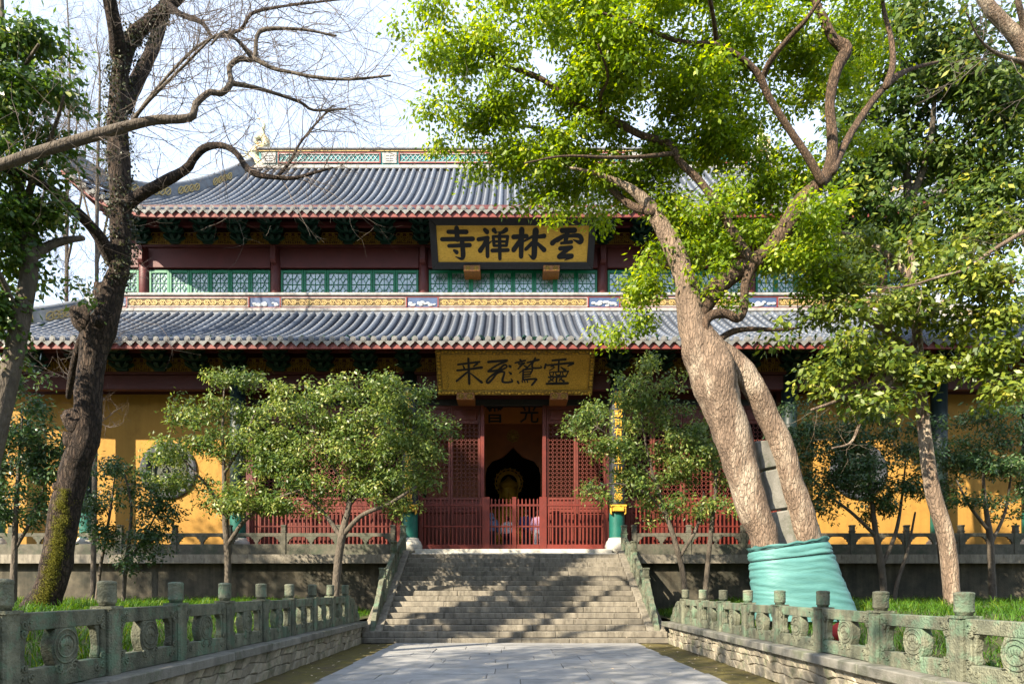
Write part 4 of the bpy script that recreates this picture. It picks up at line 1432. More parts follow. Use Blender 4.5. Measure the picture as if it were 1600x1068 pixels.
U2 = [  # window at (800, 340): forest, cloud
 [[(35, 345, 96), (315, 325, 88)], [(210, 172, 116), (200, 815, 98)], [(195, 400, 92), (40, 655, 106)], [(260, 445, 40), (430, 335, 60)],
  [(502, 195, 136), (485, 500, 122), (478, 800, 118), (440, 850, 60), (358, 762, 14)], [(480, 352, 60), (685, 320, 96)], [(440, 480, 82), (300, 638, 76)], [(545, 500, 66), (690, 655, 104)]],
 [[(1050, 192, 104), (1320, 187, 104)], [(1172, 200, 112), (1135, 440, 92)], [(1095, 285, 34), (950, 400, 80), (858, 492, 108)], [(1090, 335, 60), (960, 440, 70)],
  [(1120, 330, 60), (1390, 312, 88), (1468, 390, 96), (1440, 470, 88), (1295, 410, 20)], [(1045, 492, 56), (1260, 462, 80)], [(1025, 622, 88), (1270, 592, 78)],
  [(1250, 605, 80), (1130, 700, 84), (1015, 810, 100)], [(1015, 820, 106), (1285, 800, 92)], [(1285, 822, 80), (1130, 912, 14)]]]
D1 = [  # window at (690, 550): come, fly
 [[(285, 225, 40), (750, 165, 44)], [(395, 250, 30), (420, 310, 46)], [(700, 205, 46), (625, 262, 34)], [(262, 357, 42), (520, 330, 44), (795, 290, 56)], [(515, 92, 50), (515, 660, 56)], [(495, 385, 40), (240, 600, 46)], [(545, 420, 24), (785, 632, 56)]],
 [[(930, 167, 50), (1330, 132, 54)], [(1325, 145, 50), (1120, 240, 42), (928, 370, 40)],
  [(930, 378, 52), (1130, 352, 50), (1270, 235, 44), (1322, 285, 36), (1110, 400, 50), (960, 510, 42), (890, 605, 44), (930, 640, 52), (1020, 550, 46), (1130, 415, 40), (1270, 400, 44), (1230, 590, 50), (1300, 632, 44), (1440, 610, 46), (1415, 540, 14)],
  [(1385, 258, 58), (1405, 272, 58)], [(1375, 395, 26), (1415, 432, 58)]]]
D2 = [  # window at (800, 550): vulture, spirit
 [[(140, 112, 36), (180, 160, 40)], [(40, 188, 36), (255, 132, 36)], [(110, 212, 30), (240, 192, 32), (135, 252, 28)], [(180, 240, 34), (100, 322, 30)], [(230, 250, 28), (302, 292, 40)],
  [(292, 182, 34), (540, 118, 46)], [(462, 82, 46), (402, 220, 40), (425, 300, 40), (590, 296, 34), (578, 248, 12)], [(400, 180, 34), (280, 300, 30), (128, 412, 26)],
  [(230, 342, 34), (400, 326, 40), (372, 432, 30)], [(212, 340, 42), (206, 570, 46)], [(230, 394, 24), (370, 385, 26)], [(230, 455, 26), (372, 440, 30)], [(220, 506, 26), (362, 492, 30)],
  [(212, 568, 36), (480, 552, 44), (470, 600, 46), (402, 692, 44)], [(92, 612, 46), (120, 652, 40)], [(190, 600, 28), (206, 632, 28)], [(242, 596, 28), (254, 630, 28)], [(298, 590, 28), (312, 628, 28)]],
 [[(825, 135, 40), (1110, 108, 46)], [(692, 212, 40), (668, 305, 48)], [(720, 242, 34), (1250, 190, 50), (1160, 262, 26)], [(965, 130, 40), (965, 372, 42)], [(800, 268, 26), (862, 264, 28)], [(772, 362, 24), (875, 290, 28)], [(1012, 282, 24), (1108, 352, 58)],
  [(780, 398, 24), (1180, 376, 32)], [(775, 400, 26), (800, 480, 28), (848, 478, 26), (862, 405, 24)], [(905, 400, 26), (925, 462, 26), (1000, 458, 26), (1015, 400, 24)], [(1055, 398, 26), (1075, 478, 28), (1135, 472, 28), (1172, 384, 28)],
  [(752, 512, 32), (1130, 490, 46)], [(932, 500, 42), (932, 640, 42)], [(872, 538, 28), (760, 612, 30)], [(790, 540, 24), (862, 602, 30)], [(1042, 528, 28), (985, 592, 26)], [(1000, 540, 24), (1092, 602, 46)], [(722, 662, 52), (1180, 650, 56)]]]

def plaque(name, label, corners_px, Yb, Yt, frame_w, face_m, frame_m, chars, inner_px):
    (pxc, pyt, pyb) = corners_px
    zb_, zt_ = Z(pyb, Yb), Z(pyt, Yt)
    vdir = Vector((0, Yt - Yb, zt_ - zb_)); H = vdir.length; vdir.normalize()
    W = inner_px[4] * Yt / F
    nrm = Vector((1, 0, 0)).cross(vdir).normalized()
    if nrm.y > 0: nrm = -nrm
    org = Vector((X(pxc, (Yb + Yt) / 2), Yb, zb_))
    mtx = Matrix(((1, vdir.x, nrm.x, org.x), (0, vdir.y, nrm.y, org.y), (0, vdir.z, nrm.z, org.z), (0, 0, 0, 1)))
    t = thing(name, label, 'plaque', org)
    bd = MB(); bd.box(-W / 2 + frame_w * .5, W / 2 - frame_w * .5, frame_w * .5, H - frame_w * .5, -.1, 0.0, mtx)
    bd.build('board', face_m, t)
    fr = MB()
    for poly in ([(-W / 2, 0), (W / 2, 0), (W / 2 - frame_w, frame_w), (-W / 2 + frame_w, frame_w)], [(-W / 2, H), (W / 2, H), (W / 2 - frame_w, H - frame_w), (-W / 2 + frame_w, H - frame_w)],
                 [(-W / 2, .0), (-W / 2 + frame_w, frame_w), (-W / 2 + frame_w, H - frame_w), (-W / 2, H)], [(W / 2, 0), (W / 2 - frame_w, frame_w), (W / 2 - frame_w, H - frame_w), (W / 2, H)]):
        f1 = MB(); f1.prism(poly, -.08, .07, 'z', mtx)
        f1.build('frame_moulding', frame_m, t, bevel=.015)
    l, r_, tp, bt, _ = inner_px
    iw, ih = W - 2 * frame_w, H - 2 * frame_w
    global SCL
    SCL = iw / (r_ - l) / 13.333
    k = 0
    for (ox, oy), group in chars:
        def fmap(u, v):
            px, py = ox + u / 13.333, oy + v / 13.333
            return (-iw / 2 + (px - l) / (r_ - l) * iw, frame_w + (bt - py) / (bt - tp) * ih)
        for ch in group:
            mb = MB()
            for s in ch:
                k += 1
                stroke(mb, s, mtx, fmap, .012 + .0006 * (k % 9))
            mb.build('character', 'ink', t)
    return t, mtx, W, H
tp, mtx, W, H = plaque('name_plaque', 'wide gold plaque with dark frame and four bold black characters under the upper eave', (801, 340, 420), 27.45, 26.25, .26, 'gold_leaf', 'frame_dark',
       [((680, 340), U1), ((800, 340), U2)], (682, 921, 345, 411.5, 262))
tp2, mtx2, W2, H2 = plaque('name_plaque', 'gold plaque with carved gilt frame and four thin black characters over the doorway', (805, 545.5, 616), 24.02, 23.05, .17, 'gold_leaf_aged', 'gold_black',
       [((690, 550), D1), ((800, 550), D2)], (685, 921, 550, 610.5, 250))
bd = MB()
for k in range(120):
    u_ = (k + .5) / 120 * 2 * (W2 + H2)
    q = .085
    if u_ < W2: a = (-W2 / 2 + u_, q)
    elif u_ < 2 * W2: a = (-W2 / 2 + u_ - W2, H2 - q)
    elif u_ < 2 * W2 + H2: a = (-W2 / 2 + q, u_ - 2 * W2)
    else: a = (W2 / 2 - q, u_ - 2 * W2 - H2)
    c = mtx2 @ Vector((a[0] + random.uniform(-.01, .01), a[1] + random.uniform(-.03, .03), .075))
    bd.sphere(tuple(c), random.uniform(.03, .055), (1.2, .6, .8), 6, 4)
bd.build('frame_carving', 'gold', tp2, True)['kind'] = 'stuff'
# small column of signature strokes on the lower plaque
sg = MB(); SCL = .0015
for k in range(9):
    v = .25 + k * .065
    for q in range(3):
        a = (-W2 / 2 + .36 + random.uniform(-.03, .03), v + random.uniform(-.02, .02)); b = (a[0] + random.uniform(-.04, .04), a[1] + random.uniform(-.03, .03))
        pa, pb = mtx2 @ Vector((a[0], a[1], .006)), mtx2 @ Vector((b[0], b[1], .006))
        if (pa - pb).length > .01: sg.bar(pa, pb, .012, .006)
sg.build('signature', 'ink', tp2)
# carved supports the plaques rest on
for bx, y, pz, lab in ((738, 27.5, 424, 'upper plaque'), (861, 27.5, 424, 'upper plaque'), (728, 24.05, 622, 'lower plaque'), (873, 24.05, 622, 'lower plaque')):
    c = P(bx, pz, y)
    w, h = (.33, .12) if 'upper' in lab else (.31, .13)
    o = tag(MB().box(c.x - w, c.x + w, c.y - .3, c.y + .55, c.z - h, c.z + h).build('plaque_support', 'support', None, bevel=.02, at=tuple(c)),
            'small carved red and gold block under the %s end of the %s' % ('left' if bx < 800 else 'right', lab), 'bracket')
    cv = MB()
    for s1 in (-1, 1):
        for k in range(8):
            a = k * math.pi / 4
            cv.sphere((c.x + s1 * w * .5 + .085 * math.cos(a), c.y - .3, c.z + .07 * math.sin(a)), .035, (1, .6, 1), 6, 4)
        cv.sphere((c.x + s1 * w * .5, c.y - .3, c.z), .05, (1, .6, 1), 8, 5)
    cv.build('carving', 'gold_dull', o, True)

# ------------------------------------------------------------------ couplet boards and other lettering
def glyph(ch, size):
    cu = bpy.data.curves.new('glyph', 'FONT')
    cu.body = ch; cu.size = size; cu.align_x = 'CENTER'; cu.extrude = .004; cu.resolution_u = 2; cu.offset = size * .012
    ob = bpy.data.objects.new('glyph', cu); COL.objects.link(ob)
    dg = bpy.context.evaluated_depsgraph_get()
    me = bpy.data.meshes.new_from_object(ob.evaluated_get(dg))
    bpy.data.objects.remove(ob); bpy.data.curves.remove(cu)
    me.name = 'character'
    return me
def put_glyph(ch, size, loc, parent, m):
    me = glyph(ch, size)
    if not len(me.vertices): return
    me.materials.clear(); me.materials.append(MATS[m])
    put('character', me, parent, loc, (R(90), 0, 0))
for sgn, text, side in ((-1, '泉水已漸生暖意放笑臉相迎', 'left'), (1, '峰巒或再有飛來坐山門老等', 'right')):
    x = sgn * 3.66
    cb = thing('couplet_board', 'dark curved board with a column of gold characters on the %s door column' % side, 'sign', (x, cy_ - .3, 4.4))
    mb = MB(); n = 10
    outer = [(x + .31 * math.sin(a), cy_ - .31 * math.cos(a)) for a in np.linspace(-1.25, 1.25, n)]
    inner = [(x + .28 * math.sin(a), cy_ - .28 * math.cos(a)) for a in np.linspace(1.25, -1.25, n)]
    mb.prism(outer + inner, 4.38, 8.45, 'z')
    mb.build('board', 'board_dark', cb)
    lt = MB()
    lt.box(x - .3, x + .3, cy_ - .36, cy_ - .2, 4.28, 4.36); lt.box(x - .2, x + .2, cy_ - .40, cy_ - .2, 4.12, 4.27)
    for s1 in (-1, 1):
        lt.prism([(x + s1 * .28, 4.27), (x + s1 * .28, 4.05), (x + s1 * .22, 4.0), (x + s1 * .22, 4.27)], cy_ - .34, cy_ - .2, 'y')
    lt.build('gilt_bracket', 'gold', cb, bevel=.015)
    for k, ch in enumerate(text):
        put_glyph(ch, .31, (x, cy_ - .318, 8.08 - k * .325), cb, 'gold')
ib = thing('inner_plaque', 'orange plaque with dark characters hanging inside the doorway', 'plaque', (0, 27.0, Z(661, 27)))
MB().box(-2.6, 2.6, 27.0, 27.1, Z(661, 27), Z(636, 27)).build('board', 'inner_board', ib, bevel=.01)
for ch, px in (('普', 773), ('光', 827), ('照', 719), ('慈', 881)):
    put_glyph(ch, .78, (X(px, 27), 26.99, Z(657.5, 27)), ib, 'ink')

# ------------------------------------------------------------------ red picket fences
def fence(name, label, x0, x1, posts, npk, yf=24.42):
    z0 = 2.805
    t = thing(name, label, 'fence', ((x0 + x1) / 2, yf, z0))
    zt, zr, zm = Z(780, yf), Z(789, yf), Z(822, yf)
    pk = MB(); pk.box(-.022, .022, -.022, .022, z0 + .2, zt); pk.prism([(-.022, zt), (.022, zt), (0, zt + .04)], -.022, .022, 'y')
    pkm = pk.mesh('picket', 'red_paint')
    edges = [x0] + [p for p, w in posts] + [x1]
    for i in range(len(edges) - 1):
        a, b = edges[i], edges[i + 1]
        wa = posts[i - 1][1] if i > 0 else 0; wb = posts[i][1] if i < len(posts) else 0
        a += wa / 2; b -= wb / 2
        if b - a < .05: continue
        MB().box(a, b, yf - .05, yf + .05, z0, z0 + .2).build('bottom_rail', 'red_paint', t, bevel=.01)
        MB().box(a, b, yf - .035, yf + .035, zr - .04, zr + .04).build('top_rail', 'red_paint', t, bevel=.01)
        MB().box(a, b, yf - .03, yf + .03, zm - .03, zm + .03).build('middle_rail', 'red_paint', t, bevel=.01)
        n_ = npk[i]
        for k in range(n_):
            put('picket', pkm, t, (a + (b - a) * (k + .5) / n_, yf, 0))
    for p, w in posts:
        MB().box(p - w / 2, p + w / 2, yf - .07, yf + .07, z0, zt + .09).build('post', 'red_paint', t, bevel=.012)
fence('picket_fence', 'dark red picket fence with a gate across the central doorway', -3.38, 3.38, [(-3.3, .14), (-.98, .27), (.03, .15), (1.06, .27), (3.3, .14)], [0, 15, 6, 6, 15, 0])
fence('picket_fence', 'dark red picket fence in the bay left of the doorway behind shrubs', -9.45, -3.98, [(-9.35, .16), (-4.08, .16)], [0, 34, 0])
fence('picket_fence', 'bright red picket fence in the bay right of the doorway beside the leaning tree', 3.98, 9.45, [(4.08, .16), (9.35, .16)], [0, 34, 0])

# ------------------------------------------------------------------ seated gilt statue inside
sx, sy_ = X(795, 31.0), 31.0
s0 = 2.2
stt = thing('seated_statue', 'gilt seated statue with a round flaming halo in the dark hall', 'statue', (sx, sy_, 2.79))
pd = MB(); pd.lathe([(1.35, 2.79), (1.35, s0 + .8), (1.2, s0 + .82), (1.2, s0 + .9), (1.4, s0 + 1.0), (1.4, s0 + 1.25)], (sx, sy_, 0), 24)
pd.build('pedestal', 'gold_dull', stt)
lo = MB()
for k in range(18):
    a = k * 2 * math.pi / 18
    lo.sphere((sx + 1.2 * math.cos(a), sy_ + 1.2 * math.sin(a), s0 + 1.42), .24, (.8, .8, 1), 8, 6)
lo.build('lotus_petals', 'gold', stt, True)
bd = MB()
bd.lathe([(1.0, s0 + 1.5), (1.08, s0 + 1.75), (.85, s0 + 2.0), (.72, s0 + 2.4), (.7, s0 + 2.7), (.55, s0 + 2.95), (.22, s0 + 3.08), (.19, s0 + 3.2)], (sx, sy_, 0), 24)
for s1 in (-1, 1):
    bd.tube([(sx + s1 * .6, sy_, s0 + 2.75), (sx + s1 * .85, sy_ - .1, s0 + 2.3), (sx + s1 * .7, sy_ - .5, s0 + 1.95), (sx + s1 * .15, sy_ - .75, s0 + 1.85)], [.24, .22, .18, .13], 10)
    bd.tube([(sx + s1 * .4, sy_ - .2, s0 + 1.7), (sx + s1 * 1.05, sy_ - .5, s0 + 1.7), (sx + s1 * .5, sy_ - .95, s0 + 1.66), (sx - s1 * .2, sy_ - .95, s0 + 1.64)], [.3, .28, .2, .12], 10)
bd.build('body', 'gold', stt, True)
hd = MB(); hd.sphere((sx, sy_, s0 + 3.55), .42, (.9, .95, 1.1), 16, 12)
for s1 in (-1, 1): hd.sphere((sx + s1 * .39, sy_, s0 + 3.48), .13, (.4, .7, 1.6), 8, 6)
hd.sphere((sx, sy_ - .42, s0 + 3.5), .06, (.8, 1, 1.5), 8, 6)
hd.build('head', 'gold', stt, True)
cr = MB(); cr.lathe([(.40, s0 + 3.78), (.44, s0 + 3.9), (.36, s0 + 4.05), (.2, s0 + 4.15), (.05, s0 + 4.3)], (sx, sy_, 0), 14); cr.build('crown', 'gold', stt, True)
ha = MB()
hc = Vector((sx, sy_ + .3, Z(752, 31.0)))
rH = 16 * 31 / F
ring(ha, hc.x, hc.z, rH, .16, hc.y, 28, th=.08)
ring(ha, hc.x, hc.z, rH + .16, .05, hc.y - .02, 28, th=.08)
for k in range(18):
    a = k * 2 * math.pi / 18
    ha.tube([hc + Vector((math.cos(a) * (rH + .1), 0, math.sin(a) * (rH + .1))), hc + Vector((math.cos(a + .12) * (rH + .19), 0, math.sin(a + .12) * (rH + .19))), hc + Vector((math.cos(a + .05) * (rH + .24), 0, math.sin(a + .05) * (rH + .24)))], [.07, .05, .01], 5)
ha.build('halo', 'gold', stt)

# ------------------------------------------------------------------ visitors inside the doorway
def skin_mesh(name, verts, edges, radii, m, sub=2, root=0):
    me = bpy.data.meshes.new(name)
    me.from_pydata(verts, edges, [])
    ob = bpy.data.objects.new(name, me); COL.objects.link(ob)
    md = ob.modifiers.new('s', 'SKIN'); md.use_smooth_shade = True
    for i, r_ in enumerate(radii):
        me.skin_vertices[0].data[i].radius = (r_, r_) if not isinstance(r_, tuple) else r_
        me.skin_vertices[0].data[i].use_root = (i == root)
    sb = ob.modifiers.new('u', 'SUBSURF'); sb.levels = sub; sb.render_levels = sub
    dg = bpy.context.evaluated_depsgraph_get()
    out = bpy.data.meshes.new_from_object(ob.evaluated_get(dg))
    bpy.data.objects.remove(ob)
    out.name = name
    out.materials.clear(); out.materials.append(MATS[m])
    out.polygons.foreach_set('use_smooth', [True] * len(out.polygons))
    return out
def person(label, x, y, h, jacket, trous, hairm='hair', face=0.0, hood=False, arms_up=False):
    z0 = 2.79
    p = thing('person', label, 'person', (x, y, z0))
    k = h / 1.7
    ex = .27 if not arms_up else .24
    hy, hzz = (-.03, .78) if not arms_up else (-.28, 1.22)
    V = [(0, 0, .95), (0, 0, 1.15), (0, .0, 1.38), (0, -.01, 1.49), (0, -.02, 1.60),
         (-.10, 0, .9), (-.11, .01, .48), (-.11, .03, .07), (-.12, -.12, .04),
         (.10, 0, .9), (.11, .01, .48), (.11, .03, .07), (.12, -.12, .04),
         (-.18, 0, 1.38), (-ex, .03, 1.1), (-ex, hy, hzz + .1), (-ex + .01, hy - .03, hzz),
         (.18, 0, 1.38), (ex, .03, 1.1), (ex, hy, hzz + .1), (ex - .01, hy - .03, hzz)]
    E = [(0, 1), (1, 2), (2, 3), (3, 4), (0, 5), (5, 6), (6, 7), (7, 8), (0, 9), (9, 10), (10, 11), (11, 12), (2, 13), (13, 14), (14, 15), (15, 16), (2, 17), (17, 18), (18, 19), (19, 20)]
    Rr = [(.14, .1), (.13, .1), (.15, .1), .05, .095, .085, .06, .042, .035, .085, .06, .042, .035, .055, .045, .033, .03, .055, .045, .033, .03]
    sc = lambda L: [(a * k, b * k, c * k) for a, b, c in L]
    put('body', skin_mesh('body', sc(V), E, Rr, 'skin'), p, (x, y, z0), (0, 0, face))
    Vj = [(0, 0, .86), (0, 0, 1.0), (0, 0, 1.15), (0, 0, 1.38), (0, -.01, 1.46), (-.19, 0, 1.38), (-ex, .03, 1.1), (-ex, hy, hzz + .12), (.19, 0, 1.38), (ex, .03, 1.1), (ex, hy, hzz + .12)]
    put('jacket', skin_mesh('jacket', sc(Vj), [(0, 1), (1, 2), (2, 3), (3, 4), (3, 5), (5, 6), (6, 7), (3, 8), (8, 9), (9, 10)], [(.19, .15), (.19, .15), (.18, .145), (.19, .14), .075, .09, .075, .06, .09, .075, .06], jacket), p, (x, y, z0), (0, 0, face))
    Vt = [(0, 0, .95), (-.1, 0, .88), (-.11, .01, .48), (-.11, .03, .1), (.1, 0, .88), (.11, .01, .48), (.11, .03, .1)]
    put('trousers', skin_mesh('trousers', sc(Vt), [(0, 1), (1, 2), (2, 3), (0, 4), (4, 5), (5, 6)], [(.17, .13), .11, .085, .075, .11, .085, .075], trous), p, (x, y, z0), (0, 0, face))
    hm = MB(); hm.sphere((0, .02 * k, 1.63 * k), .115 * k, (.95, 1.05, 1.08), 12, 9)
    if hood: hm.sphere((0, .07 * k, 1.47 * k), .15 * k, (1.1, .8, .7), 10, 7)
    put('hair', hm.mesh('hair', jacket if hood else hairm, True), p, (x, y, z0), (0, 0, face))
py_ = 26.6
person('visitor in a hooded grey blue jacket at the left of the doorway', X(768, py_), py_, 1.55, 'jacket_blue', 'trousers', hood=True, face=3.2)
person('visitor in a white top standing behind the middle of the gate', X(793, 27.4), 27.4, 1.5, 'jacket_white', 'trousers', face=2.8)
person('visitor in a navy blue jacket right of the gate middle', X(823, py_), py_ + .3, 1.72, 'jacket_navy', 'trousers', face=3.4, arms_up=True)
person('visitor in a pink jacket and pale trousers beside the right gate post', X(841, 26.4), 26.4, 1.62, 'jacket_pink', 'trousers_light', face=3.0)

# ------------------------------------------------------------------ red bag lying behind the right balustrade
bc = P(1266, 990, 9.75)
bc.z = .64
bc.x = 4.62
bg_ = thing('red_bag', 'small bright red bag on the grass behind the right balustrade', 'bag', tuple(bc))
mb = MB(); mb.lathe([(.05, 0), (.17, .03), (.2, .13), (.17, .24), (.08, .31), (.05, .33)], tuple(bc), 14)
for i, (a, b, c) in enumerate(mb.v): mb.v[i] = (a + .02 * noise.noise((a * 9, b * 9, c * 9)), b, c + .015 * noise.noise((a * 12, b * 9, c * 7 + 4)))
mb.build('sack', 'red_bag', bg_, True)
MB().tube([bc + Vector((-.05, 0, .31)), bc + Vector((-.07, 0, .40)), bc + Vector((.02, 0, .44)), bc + Vector((.07, 0, .38)), bc + Vector((.04, 0, .31))], .012, 6).build('handle', 'board_dark', bg_, True)
# ------------------------------------------------------------------ trees
THIN = 1.0
def limb(Y0, Y1, pts):
    """pixel polyline (px, py, width px) with depth running from Y0 to Y1 -> rows x, y, z, radius"""
    n = len(pts)
    out = []
    for i, p in enumerate(pts):
        Y = Y0 + (Y1 - Y0) * i / (n - 1)
        if len(p) > 3: Y += p[3]
        v = P(p[0], p[1], Y)
        out.append((v.x, v.y, v.z, p[2] * .5 * Y / F * THIN))
    return out

def ground_limb(pl, z=None):
    """drop the first point so that the stem starts in the ground"""
    x, y, _, r = pl[0]
    pl[0] = (x, y, (bank_z(x, y) if z is None else z) - .12, r)
    return pl

class Tubes:
    def __init__(s): s.V, s.F, s.n = [], [], 0
    def add(s, A, n, rough=0.0, seed=0.0, freq=2.2):
        if n > 6:      # close both ends with a rounded tip
            r0, r1 = A[0, 3], A[-1, 3]
            d0 = (A[0, :3] - A[1, :3]); d0 = d0 / (np.linalg.norm(d0) + 1e-9)
            d1 = (A[-1, :3] - A[-2, :3]); d1 = d1 / (np.linalg.norm(d1) + 1e-9)
            A = np.vstack([np.append(A[0, :3] + d0 * r0 * .8, r0 * .05), np.append(A[0, :3] + d0 * r0 * .5, r0 * .75), A, np.append(A[-1, :3] + d1 * r1 * .5, r1 * .7), np.append(A[-1, :3] + d1 * r1 * .8, r1 * .05)])
        Pn, r = A[:, :3], np.maximum(A[:, 3], .0015)
        V, Fc = tube_np(Pn, r, n)
        if rough:
            c = np.repeat(Pn, n, axis=0)
            f = np.array([1 + rough * (noise.noise((v[0] * freq + seed, v[1] * freq, v[2] * freq * .6)) + .5 * noise.noise((v[0] * freq * 3 + seed, v[1] * freq * 3, v[2] * freq * 1.8))) for v in V])
            V = c + (V - c) * f[:, None]
        s.V.append(V); s.F.append(np.array(Fc) + s.n); s.n += len(V)
    def build(s, name, m, parent):
        if not s.V: return None
        V = np.concatenate(s.V) - np.array(ORI[parent])
        return put(name, np_mesh(name, V, np.concatenate(s.F), m, True), parent, ORI[parent])

def leaves(name, m, parent, C, D, k, spread, Ln, Wd, seed, up=.5, droop=.2, qshift=None):
    """k leaves round every centre C (n,3)"""
    g = np.random.default_rng(seed)
    n = len(C) * k
    c = np.repeat(C, k, axis=0)
    q0 = g.normal(0, 1, (n, 3)); q0 *= np.array([1, 1, .7]) * spread
    pos = c + q0
    out = q0 / (np.linalg.norm(q0, axis=1)[:, None] + 1e-6)
    nrm = out * .55 + np.array([0, 0, up]) + g.normal(0, .45, (n, 3)) + np.array(to_sun) * .25
    nrm /= np.linalg.norm(nrm, axis=1)[:, None]
    d = out * .8 + g.normal(0, .6, (n, 3)) + np.array([0, 0, -droop])
    d -= nrm * np.sum(d * nrm, 1)[:, None]
    d /= np.linalg.norm(d, axis=1)[:, None] + 1e-6
    sd = np.cross(nrm, d)
    l = Ln * g.uniform(.65, 1.3, n)[:, None]; w = Wd * g.uniform(.7, 1.25, n)[:, None]
    tip = pos + d * l - nrm * l * .12
    mid = pos + d * l * .48
    V = np.stack([pos, mid + sd * w * .5 - nrm * w * .12, tip, mid - sd * w * .5 - nrm * w * .12], 1).reshape(-1, 3)
    i0 = np.arange(n)[:, None] * 4
    Fa = np.concatenate([i0 + np.array([[0, 2, 1]]), i0 + np.array([[0, 3, 2]])], 0)
    per = np.repeat(g.uniform(-.22, .22, len(C)) + (0 if qshift is None else qshift), k)
    q = np.clip(g.beta(2.0, 2.2, n) + per, 0, 1)
    V = V - np.array(ORI[parent])
    o = put(name, np_mesh(name, V, Fa, m, False, np.tile(q, 2)), parent, ORI[parent])
    o['kind'] = 'stuff'
    return o

def fill(clumps, per, seed, hollow=.35):
    """attractor points in ellipsoids (px, py, rx px, ry px, Y, depth radius m, [density])"""
    g = np.random.default_rng(seed)
    out = []
    for c in clumps:
        px, py, rx, ry, Y, dr = c[:6]
        n = max(3, int(per * (rx * ry) / 2500 * (c[6] if len(c) > 6 else 1)))
        # leaf sprays sit in small groups, with gaps between the groups
        ng = max(2, n // 5)
        v = g.normal(0, 1, (ng, 3)); v /= np.linalg.norm(v, axis=1)[:, None]
        v *= (hollow + (1 - hollow) * g.random(ng) ** .5)[:, None] * g.uniform(.8, 1.12, ng)[:, None]
        ctr = P(px, py, Y)
        gc = np.array(ctr) + v * np.array([rx * Y / F, dr, ry * Y / F])
        out.append(gc[g.integers(0, ng, n)] + g.normal(0, 1, (n, 3)) * np.array([.17, .17, .08]) * Y / 13)
    return np.concatenate(out)

def grow(nodes, att, g, r0=.6, rmax=.06, step=.22, sag=.12):
    """join every attractor to the nearest node of the growing skeleton; returns list of polylines (x,y,z,r)"""
    N = [np.array(nodes)]
    arr = np.array(nodes, float)
    d0 = np.array([np.min(np.sum((arr[:, :3] - a) ** 2, 1)) for a in att])
    paths = []
    for i in np.argsort(d0):
        a = att[i]
        dd = np.sum((arr[:, :3] - a) ** 2, 1)
        j = int(np.argmin(dd)); d = math.sqrt(dd[j])
        s = arr[j]
        n = max(3, int(d / step) + 2)
        t = np.linspace(0, 1, n)[:, None]
        pts = s[:3] * (1 - t) + a * t
        pts += np.sin(t * math.pi) * g.normal(0, .07, 3) * d + np.array([0, 0, 1]) * np.sin(t * math.pi) * sag * d
        pts[1:-1] += g.normal(0, .018, (n - 2, 3))
        rs = min(s[3] * r0, rmax, .006 + .014 * d)
        rad = np.linspace(rs, .0035, n)[:, None]
        A = np.hstack([pts, rad])
        paths.append(A)
        arr = np.vstack([arr, A[1:]])
    return paths

def twigs(start, d, length, r, depth, g, out, wander=.28, up=.1):
    n = max(4, int(length / .12))
    p = np.array(start, float); d = np.array(d, float); d /= np.linalg.norm(d)
    A = [np.append(p, r)]
    for i in range(n):
        d = d + g.normal(0, wander, 3) * .6 + np.array([0, 0, up * .3])
        d /= np.linalg.norm(d)
        p = p + d * length / n
        A.append(np.append(p, r * (1 - .75 * (i + 1) / n)))
        if depth > 0 and i > 0 and g.random() < .55:
            nd = d + g.normal(0, .75, 3)
            twigs(p, nd, length * g.uniform(.35, .65), r * .55, depth - 1, g, out, wander, up)
    out.append(np.array(A))

def make_tree(name, label, limbs, trunk_n, bark, leafm=None, clumps=None, per=10, k=50, spread=.26, Ln=.085, Wd=.042, seed=1, cat='tree', group=None, rough=.12, twig_bark='bark_twig', rmax=.06, hollow=.35, droop=.2, up=.5, extra=None, qshift=None, base=None, branch_bark=None):
    """limbs[:trunk_n] make the trunk, the rest are branches"""
    b = limbs[0][0]
    t = thing(name, label, cat, base or (b[0], b[1], b[2] + .1), group)
    res = [spline(l, .1) for l in limbs]
    tr = Tubes()
    for i in range(trunk_n): tr.add(res[i], 14, rough, seed + i)
    tr.build('trunk', bark, t)
    for A in res[trunk_n:]:
        tb = Tubes(); tb.add(A, 9, rough * .8, seed)
        tb.build('branch', branch_bark or bark, t)
    g = np.random.default_rng(seed)
    if clumps is not None:
        att = fill(clumps, per, seed, hollow)
        if extra is not None: att = np.vstack([att, extra])
        nodes = np.vstack([A[len(A) // 4:] if i < trunk_n else A for i, A in enumerate(res)])[::2]
        paths = grow(nodes, att, g, rmax=rmax)
        tw = Tubes()
        for A in paths: tw.add(A, 5 if A[0, 3] > .015 else 4)
        tw.build('twigs', twig_bark, t)['kind'] = 'stuff'
        leaves('crown', leafm, t, att, None, k, spread, Ln, Wd, seed, up, droop, qshift)
    return t, res

def bare_twigs(t, res_list, g, n_per_m, length, r, depth, name='twigs', bark='bark_twig', dirbias=(0, 0, .3), skip=.0):
    out = []
    for A in res_list:
        L = np.sum(np.linalg.norm(np.diff(A[:, :3], axis=0), axis=1))
        for _ in range(int(L * n_per_m)):
            i = int(g.uniform(skip, 1) * (len(A) - 2))
            d = g.normal(0, 1, 3) + np.array(dirbias) + 1.0 * (A[i + 1, :3] - A[i, :3]) / (np.linalg.norm(A[i + 1, :3] - A[i, :3]) + 1e-6)
            twigs(A[i, :3], d, length * g.uniform(.5, 1.2), min(r, A[i, 3] * .6), depth, g, out)
    tw = Tubes()
    for A in out: tw.add(A, 4 if A[0, 3] > .006 else 3)
    o = tw.build(name, bark, t)
    o['kind'] = 'stuff'
    return o

